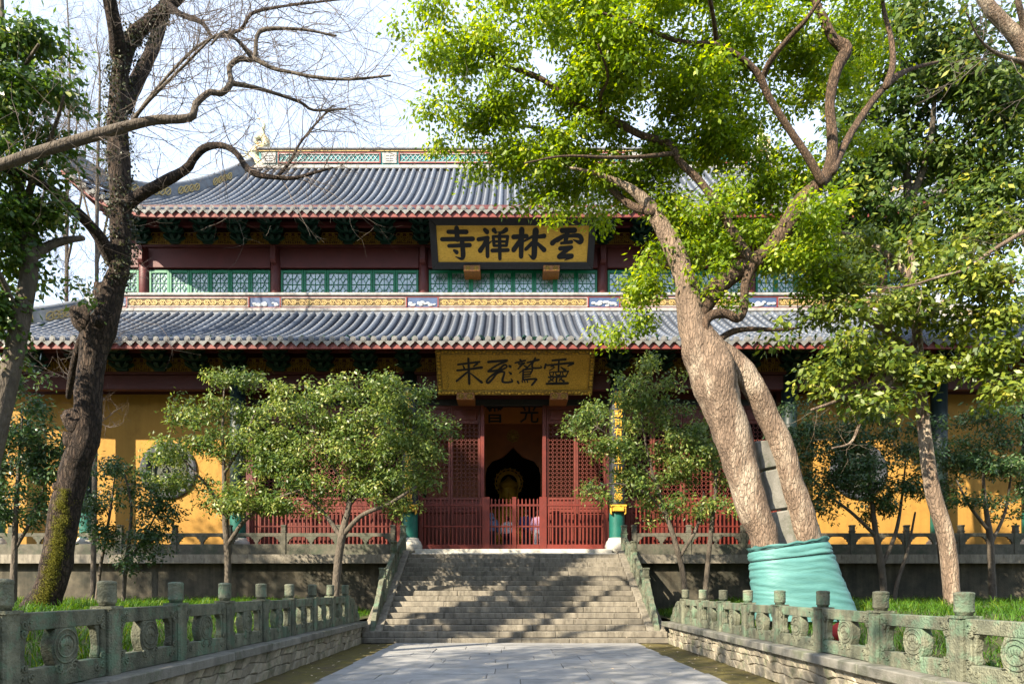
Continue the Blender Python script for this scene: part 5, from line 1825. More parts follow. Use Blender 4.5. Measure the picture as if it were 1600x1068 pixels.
# ---- the ivy-clad bare tree at the left
YI = 13.0
THIN = .78
ivy_limbs = [ground_limb(limb(YI, YI, [(58, 962, 84), (70, 938, 62), (83, 900, 55), (94, 850, 52), (104, 785, 53), (116, 735, 54), (133, 690, 52), (137, 640, 53), (138, 600, 49), (146, 560, 49), (154, 520, 56), (169, 480, 49), (180, 440, 42), (188, 400, 37), (188, 300, 38), (185, 230, 37), (184, 160, 35), (190, 100, 33), (203, 62, 30), (232, 35, 28), (268, 5, 26), (310, -45, 22), (350, -110, 16)])),
             limb(YI, YI - 1.5, [(188, 95, 34), (180, 45, 28), (168, -20, 25), (160, -90, 20), (170, -180, 12)]),
             limb(YI + .1, YI + 1.5, [(196, 170, 24), (212, 130, 26), (238, 75, 24), (256, 15, 21), (262, -40, 18), (255, -120, 12)]),
             limb(YI, YI - 1.0, [(198, 318, 26), (222, 303, 22), (250, 288, 21), (290, 265, 18), (303, 247, 14), (320, 231, 13), (345, 227, 12), (368, 238, 12), (384, 260, 12), (400, 272, 12), (430, 277, 9), (460, 278, 7), (490, 270, 6), (520, 262, 4)]),
             limb(YI, YI - 2.5, [(178, 410, 34), (150, 362, 24), (110, 322, 22), (75, 292, 20), (40, 275, 16), (0, 262, 12), (-60, 240, 8)]),
             limb(YI - .8, YI - .5, [(433, 277, 7), (455, 250, 6), (468, 225, 5), (492, 195, 4), (520, 165, 3)]),
             limb(YI, YI - 1.5, [(262, 8, 18), (282, 22, 11), (297, 28, 10), (316, 36, 9), (332, 58, 7), (345, 55, 6), (370, 62, 6), (395, 86, 5)]),
             limb(YI - 1, YI - 2, [(345, 52, 6), (375, 47, 6), (393, 22, 6), (430, 12, 5), (490, 4, 4), (545, -2, 3)]),
             limb(YI - .3, YI + .6, [(158, 500, 20), (135, 515, 16), (118, 560, 14), (110, 600, 12), (107, 620, 10)])]
THIN = 1.0
ivy_t, ivy_res = make_tree('bare_tree', 'tall dark leafless tree with ivy and moss on its crooked trunk at left', ivy_limbs, 1, 'bark_dark', seed=31, rough=.2)
g = np.random.default_rng(5)
bare_twigs(ivy_t, ivy_res[1:4] + ivy_res[5:8], g, 7.0, 1.5, .009, 2, dirbias=(.35, -.1, .35), skip=.1)
bare_twigs(ivy_t, [ivy_res[0][len(ivy_res[0]) // 4: len(ivy_res[0]) // 2]], g, 5, .5, .006, 1, dirbias=(.8, -.5, .3))
# ivy leaves hugging the trunk, moss on its sunny side
A = ivy_res[0]
g = np.random.default_rng(9)
sel = A[(A[:, 2] > 7.2) & (A[:, 2] < 12.5)]
idx = g.integers(0, len(sel), 420)
ang = g.uniform(0, 6.28, 420)
C = sel[idx, :3] + np.stack([np.cos(ang), np.sin(ang), g.normal(0, .2, 420)], 1) * (sel[idx, 3] * 1.05)[:, None]
leaves('ivy', 'leaf_ivy', ivy_t, C, None, 9, .07, .06, .045, 77, .1, .6)
sel = A[(A[:, 2] > 1.1) & (A[:, 2] < 3.3)]
idx = g.integers(0, len(sel), 900)
ang = g.normal(-1.15, .22, 900)
C = sel[idx, :3] + np.stack([np.cos(ang), np.sin(ang), g.normal(0, .1, 900)], 1) * (sel[idx, 3] * 1.08)[:, None]
C = C[np.array([noise.noise((float(c[0]) * 5, float(c[1]) * 5, float(c[2]) * 2.5)) > -.08 for c in C])]
leaves('moss', 'moss_leaf', ivy_t, C, None, 22, .03, .02, .012, 78, .1, .6)
# burls
for px, py, r_ in ((118, 660, .2), (135, 500, .25), (112, 690, .16), (160, 455, .15), (96, 760, .13)):
    mb = MB(); c = P(px, py, YI - .1); mb.sphere(tuple(c), r_, (1, .9, 1.1), 14, 10)
    for i, v in enumerate(mb.v):
        q = .09 * noise.noise((v[0] * 5, v[1] * 5, v[2] * 5)) + .04 * noise.noise((v[0] * 14, v[1] * 14, v[2] * 14)); mb.v[i] = (v[0] + q, v[1] + q * .5, v[2] - q)
    mb.build('burl', 'bark_dark', ivy_t, True)

# ---- leafless tree whose trunk stands out of frame at the left; its long branch crosses the picture
YB = 9.6
bl = [ground_limb([(-9.6, 9.0, 0, .26), (-9.4, 9.0, 3.0, .2), (-8.9, 9.2, 6.0, .16), (-8.4, 9.3, 9.0, .12), (-8.0, 9.2, 13, .06)]),
      [(-9.3, 9.05, 5.0, .12)] + limb(YB, YB + .8, [(-130, 298, 18), (0, 258, 16), (60, 238, 16), (130, 217, 16), (190, 200, 15), (240, 188, 14), (285, 186, 12), (302, 180, 11), (306, 163, 10), (328, 144, 9), (345, 146, 9), (361, 130, 9), (358, 106, 8), (374, 92, 8), (397, 92, 7), (401, 60, 6), (414, 46, 6), (470, 46, 4), (525, 56, 3)]),
      limb(YB + .6, YB + .4, [(398, 92, 7), (425, 106, 6), (455, 113, 5), (490, 120, 5), (545, 124, 4), (610, 118, 3)]),
      limb(YB + .5, YB + 1.2, [(362, 130, 8), (395, 136, 6), (430, 146, 5), (470, 160, 5), (490, 172, 4), (540, 170, 3)]),
      limb(YB + .5, YB, [(392, 90, 5), (370, 62, 5), (350, 50, 4), (330, 70, 3)]),
      limb(YB + .3, YB - .6, [(200, 198, 6), (230, 160, 5), (280, 110, 4), (330, 60, 3)]),
      limb(YB + .3, YB + .2, [(205, 196, 5), (235, 150, 4), (300, 80, 4), (345, 52, 3)])]
bt, bres = make_tree('bare_tree', 'leafless tree just outside the left edge with one long branch crossing the ivy trunk', bl, 1, 'bark_grey', seed=41, rough=.1)
bare_twigs(bt, bres[1:], np.random.default_rng(15), 8.5, 1.15, .0065, 2, dirbias=(.5, 0, .1), skip=.3)

# ---- slender bare trees behind, left
THIN = .5
g = np.random.default_rng(23)
for px, Y, top, lab in ((103, 29, -40, 'pale slender leafless tree standing behind the left roof corner'), (150, 22, 60, 'thin grey leafless tree leaning behind the ivy trunk'), (44, 33, 80, 'faint leafless tree farthest left behind the hall')):
    ls = [limb(Y, Y, [(px - 5, 905, 16), (px, 600, 13), (px + 2, 300, 10), (px + 6, 120, 6), (px, top, 3)]),
          limb(Y, Y - 1, [(px, 420, 8), (px + 25, 300, 6), (px + 35, 180, 3), (px + 60, 60, 2)]), limb(Y, Y + 1, [(px, 380, 7), (px - 30, 250, 5), (px - 25, 120, 2)])]
    ls[0][0] = (ls[0][0][0], Y, .9, ls[0][0][3])
    t_, r_ = make_tree('bare_tree', lab, ls, 1, 'bark_grey', seed=int(px))
    bare_twigs(t_, r_, g, 2.6, 1.9, .012, 2, dirbias=(0, 0, .6), skip=.3)
THIN = 1.0
# pale leafless trunk at the top right corner
ls = [[(15.5, 17, .9, .24), (15.0, 17, 6, .2), (14.2, 17, 11, .17)] + limb(17, 16.5, [(1625, 130, 24), (1598, 72, 22), (1572, 40, 20), (1545, 10, 18), (1520, -40, 15), (1500, -120, 9)]),
      limb(17, 16, [(1605, 85, 12), (1600, 40, 10), (1590, -10, 8), (1600, -80, 5)]), limb(17, 15.5, [(1610, 100, 9), (1560, 85, 5), (1530, 60, 3), (1510, 20, 2)])]
t_, r_ = make_tree('bare_tree', 'pale leafless tree reaching into the top right corner', ls, 1, 'bark_pale_dappled', seed=88)
bare_twigs(t_, r_[1:] + [r_[0][len(r_[0]) // 2:]], g, 4, 1.2, .01, 2, dirbias=(-.3, 0, .2))

# ---- the big leaning camphor with a cloth-wrapped base
YC = 13.0
cam_limbs = [ground_limb(limb(YC, YC, [(1222, 975, 60), (1212, 930, 54), (1196, 850, 46), (1178, 800, 50), (1160, 740, 54), (1145, 685, 58), (1130, 640, 64), (1112, 585, 74), (1096, 545, 66), (1084, 508, 48), (1076, 465, 40), (1066, 420, 35), (1045, 372, 29), (1022, 335, 25), (1005, 312, 20), (984, 294, 15), (955, 280, 10), (920, 268, 6), (890, 262, 4)])),
             ground_limb(limb(YC + .25, YC + .1, [(1300, 980, 64), (1288, 930, 56), (1266, 850, 45), (1253, 800, 43), (1238, 755, 40), (1222, 700, 37), (1203, 655, 36), (1183, 615, 36), (1158, 580, 38), (1125, 550, 38), (1100, 530, 34)])),
             limb(YC, YC - .5, [(1085, 505, 38), (1110, 462, 36), (1150, 425, 34), (1190, 402, 35), (1224, 360, 33), (1255, 312, 30), (1292, 272, 26), (1300, 222, 20), (1297, 160, 19), (1306, 112, 20), (1322, 78, 24), (1303, 62, 17), (1288, 32, 16), (1270, -12, 15), (1265, -90, 11)]),
             limb(YC - .3, YC + .8, [(1300, 268, 18), (1318, 230, 14), (1338, 195, 13), (1370, 150, 13), (1400, 120, 12), (1430, 106, 7), (1466, 97, 5)]),
             limb(YC - .4, YC, [(1385, 135, 14), (1395, 100, 12), (1392, 60, 10), (1380, 10, 8), (1375, -60, 6)]),
             limb(YC - .2, YC - .2, [(1106, 530, 18), (1100, 508, 18), (1112, 492, 18), (1135, 490, 17), (1152, 498, 16), (1162, 484, 16), (1164, 445, 16), (1172, 412, 20), (1150, 372, 17), (1122, 322, 15), (1092, 282, 14), (1062, 252, 13), (1046, 226, 14), (1002, 211, 13), (960, 190, 13), (902, 166, 12), (850, 126, 10), (802, 106, 8), (772, 90, 6), (748, 50, 4)]),
             limb(YC - .4, YC - 1.5, [(1285, 285, 15), (1262, 245, 14), (1232, 200, 13), (1202, 152, 13), (1186, 118, 13), (1160, 92, 10), (1120, 71, 11), (1062, 65, 9), (1000, 40, 6), (940, 20, 4)]),
             limb(YC - .8, YC - 2, [(1190, 125, 12), (1206, 92, 11), (1236, 56, 10), (1262, 28, 8), (1300, -30, 5)]),
             limb(YC - .3, YC - 1.2, [(1050, 240, 9), (1000, 245, 7), (950, 246, 6), (880, 244, 4), (820, 255, 3)]),
             limb(YC - .1, YC + 1.4, [(1020, 332, 16), (985, 320, 14), (950, 290, 12), (920, 260, 10), (880, 215, 8), (840, 200, 6), (790, 195, 4)]),
             limb(YC, YC + .5, [(1112, 540, 14), (1140, 520, 12), (1170, 514, 10), (1215, 515, 7), (1250, 512, 4)]),
             limb(YC - .2, YC - 1.6, [(940, 180, 8), (938, 150, 7), (950, 120, 6), (935, 70, 4)]),
             limb(YC - 1, YC - 2.4, [(1120, 72, 9), (1115, 30, 8), (1105, -20, 7), (1090, -80, 4)])]
cam_limbs = [[(x_, y_, z_, r_ * .93) for x_, y_, z_, r_ in l] if i < 2 else [(x_, y_, z_, r_ * .82) for x_, y_, z_, r_ in l] for i, l in enumerate(cam_limbs)]
cl = [(715, 45, 52, 45, 11.6, .8), (790, 35, 70, 55, 11.4, 1.0), (880, 45, 80, 60, 11, 1.2), (970, 40, 90, 60, 10.8, 1.3), (1060, 40, 80, 60, 11, 1.3), (1150, 40, 80, 60, 11.4, 1.3), (1240, 45, 60, 55, 11.8, 1.2), (1330, 30, 55, 40, 12.2, 1),
      (700, 120, 42, 42, 12, .8), (690, 190, 34, 28, 12.2, .6), (765, 150, 60, 45, 12, .9), (770, 215, 50, 32, 12.5, .8), (850, 150, 70, 55, 11.6, 1.1), (940, 130, 75, 50, 11.3, 1.2), (1030, 135, 70, 50, 11.2, 1.2), (1100, 160, 60, 50, 11.4, 1),
      (790, 265, 40, 24, 12.8, .8), (850, 240, 60, 38, 12.4, 1), (930, 230, 70, 40, 12, 1), (1010, 265, 60, 35, 12, 1), (860, 300, 40, 24, 13, .8), (930, 305, 55, 24, 13, .8), (1090, 235, 55, 40, 12, .9), (1160, 270, 60, 40, 12.2, .9), (1140, 215, 50, 40, 12.4, .9),
      (1080, 330, 50, 30, 12.8, .8), (1140, 345, 45, 30, 13, .8), (1200, 320, 40, 30, 12.6, .7), (1235, 255, 40, 40, 12, .8), (1240, 160, 45, 50, 12.4, .9), (1180, 200, 40, 40, 12.4, .8), (1345, 110, 45, 55, 12.6, .8), (1350, 200, 35, 40, 12.8, .6, .7),
      (985, 470, 50, 22, 13.4, .6), (960, 505, 32, 18, 13.4, .5), (1020, 440, 45, 26, 13.4, .6), (1060, 400, 45, 28, 13.2, .6), (1115, 410, 40, 26, 12.8, .6), (1030, 375, 28, 24, 13.4, .5, .7), (1010, 510, 40, 14, 13.4, .5), (1210, 430, 40, 26, 12.6, .5), (1250, 380, 40, 30, 12.6, .6),
      (1150, 455, 30, 22, 12.8, .5, .6), (800, 235, 45, 28, 12.2, .7), (870, 275, 50, 26, 12.4, .7), (940, 275, 50, 30, 12.2, .7), (1000, 300, 45, 26, 12.4, .7), (1040, 270, 45, 30, 12.2, .7), (980, 240, 50, 28, 12, .8), (1060, 220, 45, 30, 12, .8), (750, 250, 26, 18, 12.6, .5), (1120, 120, 50, 40, 12, .9), (1220, 110, 45, 40, 12.2, .9), (1150, 310, 40, 26, 12.2, .6), (1220, 300, 50, 36, 12.2, .7), (1260, 340, 45, 34, 12.3, .7), (1180, 370, 40, 26, 12.6, .6), (1100, 350, 45, 30, 12.4, .7), (1270, 420, 40, 28, 12.8, .6), (1090, 440, 30, 20, 12.6, .4, .7), (740, 260, 26, 14, 12.8, .5, .8), (850, 335, 30, 10, 13.2, .4, .7), (985, 95, 60, 40, 11.6, 1), (1085, 100, 50, 40, 11.6, 1), (640, 40, 20, 20, 12, .4, .4), (1000, -50, 300, 40, 11.2, 1.5, .7), (1250, -50, 150, 40, 11.6, 1.5, .7)]
cl = [(c[0], c[1], c[2], c[3], c[4] + (1.3 if c[1] < 330 else .3)) + tuple(c[5:]) for c in cl]
cam_t, cam_res = make_tree('camphor_tree', 'big leaning camphor tree with bright yellow green crown and twin trunk wrapped in teal cloth', cam_limbs, 2, 'bark_pale_dappled', 'leaf_camphor', cl, per=33, k=54, spread=.14, Ln=.105, Wd=.056, seed=51, rough=.2, rmax=.04, twig_bark='bark_dark', branch_bark='bark_brown_shaded')
# teal cloth bound round both stems, cement packed between them above it
for q4 in (((1178, 690), (1208, 688), (1222, 728), (1190, 734)), ((1190, 737), (1223, 731), (1240, 792), (1202, 798)), ((1202, 801), (1241, 795), (1262, 874), (1208, 876))):
    cmn = MB()
    pts_ = []
    for i_ in range(4):
        for t_ in (0, .33, .66):
            p_ = (q4[i_][0] * (1 - t_) + q4[(i_ + 1) % 4][0] * t_, q4[i_][1] * (1 - t_) + q4[(i_ + 1) % 4][1] * t_)
            v_ = P(p_[0] + 2 * noise.noise((p_[0], p_[1], 0)), p_[1], YC + .25)
            pts_.append((v_.x, v_.z))
    cmn.prism(pts_, YC + .16, YC + .45, 'y')
    cmn.build('cement_fill', 'coping', cam_t, bevel=.025)
cw = thing('trunk_wrap', 'teal cloth wrapped and tied round the base of the leaning camphor', 'cloth', (float(P(1258, 950, YC).x), YC, 1.0))
rows = []
nz, na = 80, 64
for j in range(nz):
    u = j / (nz - 1)
    top = P(1229, 847, YC); bot = P(1260, 968, YC)
    c = bot * (1 - u) + top * u
    zz = c.z
    hw = (76 * (1 - u) ** 1.2 + 58 * (1 - (1 - u) ** 1.2)) * YC / F
    dp = .62 - .14 * u
    for k in range(na):
        a = 2 * math.pi * k / na
        x = c[0] + math.copysign(abs(math.cos(a)) ** .75, math.cos(a)) * hw; y = c[1] + math.copysign(abs(math.sin(a)) ** .8, math.sin(a)) * dp
        tilt = .16 * (x - c[0])
        zq = zz + tilt * 1.1 + .10 * noise.noise((x * 1.6, y, zz * 1.3))
        pinch = -.035 * (math.exp(-((u - .95) / .02) ** 2) + .8 * math.exp(-((u - .8) / .02) ** 2))
        fold = pinch + (.036 * (abs(noise.noise((x * .5, y * .5, zq * 9))) ** .5 - .4) * (.4 + 1.2 * u ** 2) + .013 * noise.noise((x * 2.2, y * 2.2, zq * 14)) + .005 * noise.noise((x * 4, y * 4, zq * 34)) + .035 * noise.noise((x * 1.1, y * 1.1, zz * 1.2)))
        o = Vector((math.cos(a), math.sin(a), 0)) * (fold + .02)
        rows.append((x + o.x, y + o.y, zz + tilt * .9 * u + (.05 * noise.noise((x * 7, y * 7, 1)) if u > .97 else 0)))
Fa = [(j * na + k, j * na + (k + 1) % na, (j + 1) * na + (k + 1) % na, (j + 1) * na + k) for j in range(nz - 1) for k in range(na)]
MB().add(rows, Fa).build('cloth', 'cloth_teal', cw, True)
tw = MB()
for u, off in ((.95, 0), (.80, .02)):
    j = int(u * (nz - 1))
    cc = sum((Vector(rows[j * na + k]) for k in range(na)), Vector()) / na
    ring_pts = [Vector(rows[j * na + k % na]) + (Vector(rows[j * na + k % na]) - cc).normalized() * .012 + Vector((0, 0, off)) for k in range(na + 1)]
    tw.tube(ring_pts, .008, 5)
tw.build('rope', 'column_dark', cw, True)

# ---- pale-trunked broadleaf on the right
YM = 14.5
ml = [ground_limb(limb(YM, YM, [(1494, 985, 28), (1488, 940, 24), (1480, 850, 24), (1456, 760, 22), (1443, 660, 18), (1436, 570, 15), (1430, 470, 13), (1424, 400, 9), (1420, 370, 6)])),
      limb(YM, YM - 1.5, [(1440, 620, 12), (1395, 592, 10), (1350, 605, 8), (1310, 625, 6), (1268, 640, 4)]),
      limb(YM, YM - 1, [(1437, 560, 13), (1390, 520, 10), (1340, 490, 8), (1290, 470, 5)]),
      limb(YM, YM - 1.5, [(1433, 510, 13), (1480, 470, 10), (1530, 450, 8), (1585, 440, 5)]),
      limb(YM, YM + 1, [(1428, 440, 12), (1390, 400, 9), (1340, 370, 6), (1290, 360, 4)]),
      limb(YM, YM - .5, [(1440, 600, 10), (1490, 570, 8), (1550, 560, 6), (1610, 540, 4)]),
      limb(YM - 1, YM - 2, [(1640, 345, 8), (1600, 362, 7), (1545, 395, 6), (1510, 420, 5), (1470, 432, 4), (1420, 446, 3), (1370, 452, 2)]),
      limb(YM - .5, YM - 1.5, [(1400, 590, 6), (1350, 650, 5), (1330, 690, 4), (1300, 700, 3)])]
cl = [(1290, 440, 50, 34, 13.6, .7), (1350, 430, 50, 34, 13.8, .8), (1300, 500, 50, 30, 13.6, .7), (1370, 500, 55, 34, 14, .8), (1440, 470, 55, 40, 14, .8), (1510, 440, 55, 38, 13.6, .8), (1570, 430, 45, 40, 13.4, .8), (1500, 520, 55, 34, 13.8, .8), (1570, 520, 45, 34, 13.4, .7),
      (1300, 560, 50, 26, 13.6, .6), (1360, 570, 50, 28, 13.6, .7), (1270, 600, 36, 22, 13.4, .5), (1340, 625, 44, 20, 13.6, .6), (1420, 560, 50, 30, 14, .7), (1500, 580, 50, 24, 13.8, .7), (1560, 580, 45, 24, 13.6, .6), (1400, 630, 36, 16, 13.8, .5), (1270, 370, 40, 26, 14, .6), (1330, 370, 45, 26, 14.4, .6), (1230, 400, 26, 22, 13.6, .5, .7), (1590, 610, 36, 22, 13.4, .5), (1480, 390, 50, 30, 14.4, .7), (1560, 370, 45, 30, 14.2, .7), (1220, 510, 26, 16, 13.4, .4, .7)]
mg_t, mg_res = make_tree('broadleaf_tree', 'slim pale trunked tree with olive green leaves right of the leaning camphor', ml, 1, 'bark_pale_dappled', 'leaf_magnolia', cl, per=30, k=36, spread=.16, Ln=.15, Wd=.08, seed=61, rough=.06, rmax=.03, droop=.35)
bare_twigs(mg_t, mg_res[6:8] + mg_res[1:2], np.random.default_rng(65), 6, .7, .006, 1, name='dead_twigs', bark='bark_pale_dappled', dirbias=(-.4, -.4, -.1))

# ---- dark evergreen behind it
YD = 19.5
dl = [ground_limb(limb(YD, YD, [(1484, 945, 17), (1470, 830, 16), (1448, 700, 15), (1436, 560, 14), (1424, 420, 13), (1418, 290, 12), (1412, 200, 10), (1410, 120, 7), (1405, 40, 4)])),
      limb(YD, YD - 1, [(1416, 330, 12), (1440, 270, 11), (1455, 210, 9), (1460, 150, 6)]), limb(YD, YD + 1, [(1414, 260, 10), (1380, 200, 8), (1350, 150, 5)]),
      limb(YD, YD - 1, [(1416, 350, 12), (1480, 300, 9), (1550, 270, 6), (1610, 260, 4)]), limb(YD, YD - 1, [(1412, 230, 9), (1470, 130, 7), (1540, 90, 4)])]
cl = [(1370, 60, 60, 50, 18.5, 1.2), (1450, 50, 60, 50, 19, 1.3), (1520, 90, 55, 50, 18.8, 1.2), (1380, 170, 50, 40, 19, 1.1, .8), (1450, 150, 55, 45, 19, 1.2), (1530, 180, 55, 45, 18.6, 1.2), (1580, 210, 45, 50, 18.6, 1.1), (1360, 260, 55, 40, 19.4, 1), (1440, 240, 50, 36, 19.4, 1.1), (1510, 260, 55, 40, 19, 1.2), (1580, 300, 45, 45, 18.6, 1.1),
      (1350, 330, 55, 34, 19.8, 1), (1430, 320, 50, 34, 19.6, 1), (1500, 340, 55, 36, 19.2, 1.1), (1320, 290, 34, 34, 19.8, .8), (1400, 390, 50, 30, 19.8, .9), (1330, 400, 45, 26, 20, .8), (1570, 370, 45, 36, 19, 1), (1480, 400, 45, 30, 19.4, .9), (1300, 220, 26, 30, 19.6, .6, .7), (1600, 120, 40, 40, 18.8, 1)]
make_tree('evergreen_tree', 'tall dark glossy evergreen filling the upper right behind the camphor', dl, 1, 'bark_grey', 'leaf_dark', cl, per=38, k=50, spread=.26, Ln=.2, Wd=.1, seed=71, rough=.08, rmax=.04, up=.3)

# ---- evergreen at the left edge
YE = 11.5
el = [ground_limb(limb(YE, YE, [(-60, 960, 34), (-45, 850, 32), (-20, 740, 30), (2, 640, 29), (22, 555, 28), (38, 470, 26), (46, 410, 24), (38, 340, 20), (22, 260, 16), (10, 160, 12), (5, 60, 8), (0, -60, 5)])),
      limb(YE, YE + .5, [(46, 405, 17), (75, 385, 14), (105, 375, 11), (130, 372, 8)]), limb(YE, YE - 1, [(35, 330, 12), (60, 260, 9), (85, 200, 6), (100, 150, 4)]), limb(YE, YE - 1, [(10, 160, 8), (35, 110, 6), (60, 70, 4)]),
      limb(YE, YE - 1, [(30, 500, 10), (0, 430, 8), (-40, 380, 5)])]
cl = [(20, 25, 40, 28, 10.8, .6), (-30, 60, 40, 50, 10.8, .7), (10, 110, 40, 30, 10.8, .6), (30, 160, 45, 35, 11, .7), (75, 145, 34, 22, 11.2, .5), (50, 215, 46, 34, 11, .7), (10, 250, 40, 40, 11, .7), (55, 290, 38, 30, 11.2, .6), (15, 330, 40, 34, 11.2, .7), (50, 370, 34, 26, 11.4, .6), (10, 410, 36, 36, 11.4, .6), (-30, 300, 40, 80, 11, .8), (70, 420, 24, 18, 11.8, .4, .7), (15, 480, 26, 34, 11.6, .5, .8), (-30, 460, 40, 60, 11.2, .7), (20, 545, 24, 22, 11.6, .4, .6), (100, 440, 22, 18, 12, .4, .6)]
make_tree('evergreen_tree', 'dark green evergreen tree at the upper left edge beside the ivy trunk', el, 1, 'bark_grey', 'leaf_left', cl, per=36, k=52, spread=.14, Ln=.115, Wd=.062, seed=81, rough=.08, rmax=.03, up=.35, qshift=.12)

# ---- osmanthus shrubs in front of the terrace
def shrub(label, Y, stems, cl, seed, leafm='leaf_osmanthus', per=56, k=50, name='osmanthus_shrub', spread=.13):
    global THIN
    THIN = .72
    ls = [ground_limb(limb(Y, Y, stems[0]))] + [limb(Y, Y + dy, s) for s, dy in stems[1:]]
    THIN = 1.0
    cl = [(c[0], c[1], c[2] * 1.04, c[3] * 1.04, Y + c[4], c[5] if len(c) > 5 else .6) for c in cl]
    return make_tree(name, label, ls, 1, 'bark_grey', leafm, cl, per=per, k=k, spread=spread, Ln=.115, Wd=.05, seed=seed, rough=.08, rmax=.012, cat='shrub', group='shrubs in front of the terrace', up=.4, hollow=.3)
shrub('small tree like shrub with upright stem just right of the round window', 19.0, [[(355, 948, 16), (356, 880, 14), (352, 810, 13), (350, 745, 9), (348, 680, 6), (350, 610, 3)], ([(356, 850, 10), (385, 810, 9), (430, 780, 7), (470, 765, 4)], -.5), ([(352, 800, 8), (325, 760, 6), (290, 720, 4), (270, 690, 3)], .3), ([(350, 740, 7), (380, 690, 5), (400, 640, 3)], -.4)],
      [(350, 600, 26, 26, 0), (372, 625, 22, 24, .2), (305, 655, 28, 24, 0), (330, 640, 22, 22, .3), (285, 700, 34, 28, .2), (340, 700, 40, 36, 0), (395, 655, 32, 28, .2), (395, 710, 40, 34, -.2), (330, 760, 44, 28, 0), (265, 745, 34, 28, .3), (410, 770, 40, 24, -.3), (430, 690, 28, 32, 0), (372, 795, 30, 16, 0), (255, 700, 22, 24, .4)], 101)
shrub('broad bushy shrub with pale green top in front of the left door column', 18.6, [[(522, 932, 18), (528, 880, 17), (536, 830, 17), (545, 790, 12), (548, 740, 8), (550, 680, 5)], ([(536, 835, 12), (565, 805, 10), (610, 785, 8), (650, 760, 5)], -.6), ([(534, 840, 11), (505, 800, 9), (470, 770, 7), (440, 740, 4)], .3), ([(545, 790, 9), (590, 730, 6), (620, 670, 4)], -.4), ([(545, 770, 8), (510, 710, 6), (480, 650, 4)], -.3)],
      [(460, 630, 38, 32, 0), (435, 680, 36, 36, .2), (515, 625, 36, 32, 0), (575, 608, 36, 28, 0), (632, 628, 40, 32, 0), (665, 655, 30, 32, -.1), (655, 700, 38, 36, -.2), (600, 670, 50, 44, -.3), (535, 680, 50, 44, -.2), (480, 710, 46, 40, 0), (430, 740, 36, 34, .1), (560, 740, 56, 38, -.3), (630, 750, 42, 34, -.3), (500, 770, 44, 28, 0), (600, 790, 38, 16, -.2), (455, 790, 40, 22, .2), (680, 670, 16, 24, 0)], 102, per=60)
shrub('loose shrub with several thin stems right of the stairs', 18.8, [[(1076, 948, 13), (1068, 900, 12), (1056, 850, 11), (1040, 800, 9), (1020, 740, 6), (1005, 670, 4), (1000, 600, 3)], ([(1100, 950, 12), (1106, 880, 11), (1112, 820, 10), (1118, 760, 7), (1110, 690, 4)], .2), ([(1062, 870, 8), (1090, 820, 7), (1100, 770, 4)], .2), ([(1045, 810, 6), (1010, 770, 5), (960, 755, 4), (920, 765, 2)], -.4), ([(1030, 760, 6), (980, 700, 4), (930, 665, 3)], -.3)],
      [(1000, 578, 24, 20, 0), (975, 610, 34, 22, 0), (1030, 612, 30, 24, 0), (940, 640, 34, 22, -.1), (1000, 650, 40, 28, 0), (920, 672, 26, 18, -.1), (965, 685, 40, 26, -.1), (1050, 665, 34, 32, .1), (1020, 720, 46, 34, 0), (1090, 680, 30, 32, .2), (1080, 735, 40, 36, .1), (960, 735, 34, 22, -.2), (1000, 770, 40, 20, 0), (1060, 790, 42, 24, .1), (1120, 725, 26, 34, .3), (930, 765, 26, 16, -.3), (1120, 780, 26, 24, .2), (1110, 640, 22, 18, .3)], 103, per=54)
shrub('dark airy shrub in front of the right round window', 20.0, [[(1382, 950, 15), (1378, 890, 14), (1368, 830, 12), (1360, 760, 8), (1355, 700, 5)], ([(1380, 880, 9), (1400, 830, 8), (1410, 770, 5), (1415, 720, 3)], .2), ([(1372, 840, 8), (1330, 800, 7), (1290, 770, 4), (1262, 740, 3)], -.2), ([(1396, 950, 9), (1402, 910, 8), (1418, 860, 6), (1430, 800, 4)], .3)],
      [(1250, 660, 34, 28, 0), (1295, 680, 40, 34, 0), (1345, 670, 40, 34, 0), (1395, 690, 36, 36, 0), (1270, 730, 36, 30, 0), (1330, 740, 44, 36, 0), (1390, 755, 40, 34, 0), (1240, 700, 24, 28, 0), (1300, 790, 36, 18, -.2), (1420, 735, 24, 30, 0), (1360, 800, 34, 16, 0), (1340, 715, 40, 34, -.1), (1310, 750, 34, 30, .1), (1225, 740, 24, 24, .1), (1440, 690, 26, 26, .2), (1230, 790, 22, 16, .1)], 104, 'leaf_shade', per=58)
shrub('dark shrub with a single pale stem near the right edge', 20.3, [[(1552, 955, 15), (1550, 900, 14), (1547, 840, 13), (1540, 790, 9), (1535, 730, 5)], ([(1548, 850, 8), (1570, 800, 6), (1580, 740, 4)], .2), ([(1546, 830, 8), (1515, 790, 6), (1495, 750, 3)], -.2)],
      [(1520, 680, 36, 30, 0), (1565, 690, 34, 36, 0), (1600, 720, 30, 44, 0), (1505, 730, 32, 30, 0), (1550, 745, 38, 32, 0), (1590, 780, 34, 26, 0), (1515, 780, 30, 18, 0), (1485, 700, 26, 26, .2), (1470, 760, 22, 22, .1), (1560, 650, 26, 20, 0)], 105, 'leaf_shade', per=58)
shrub('dark leafy shrub at the left edge behind the ivy trunk', 16.5, [[(20, 960, 15), (22, 880, 13), (25, 800, 10), (30, 720, 7), (35, 650, 4)], ([(22, 860, 8), (55, 800, 6), (75, 740, 4)], .2)],
      [(35, 640, 28, 26, 0), (15, 690, 34, 32, 0), (60, 690, 34, 32, 0), (30, 745, 40, 34, 0), (75, 745, 30, 30, 0), (20, 800, 36, 26, 0), (70, 800, 34, 22, 0), (45, 600, 16, 18, 0), (90, 700, 18, 24, 0)], 106, 'leaf_shade', per=56)
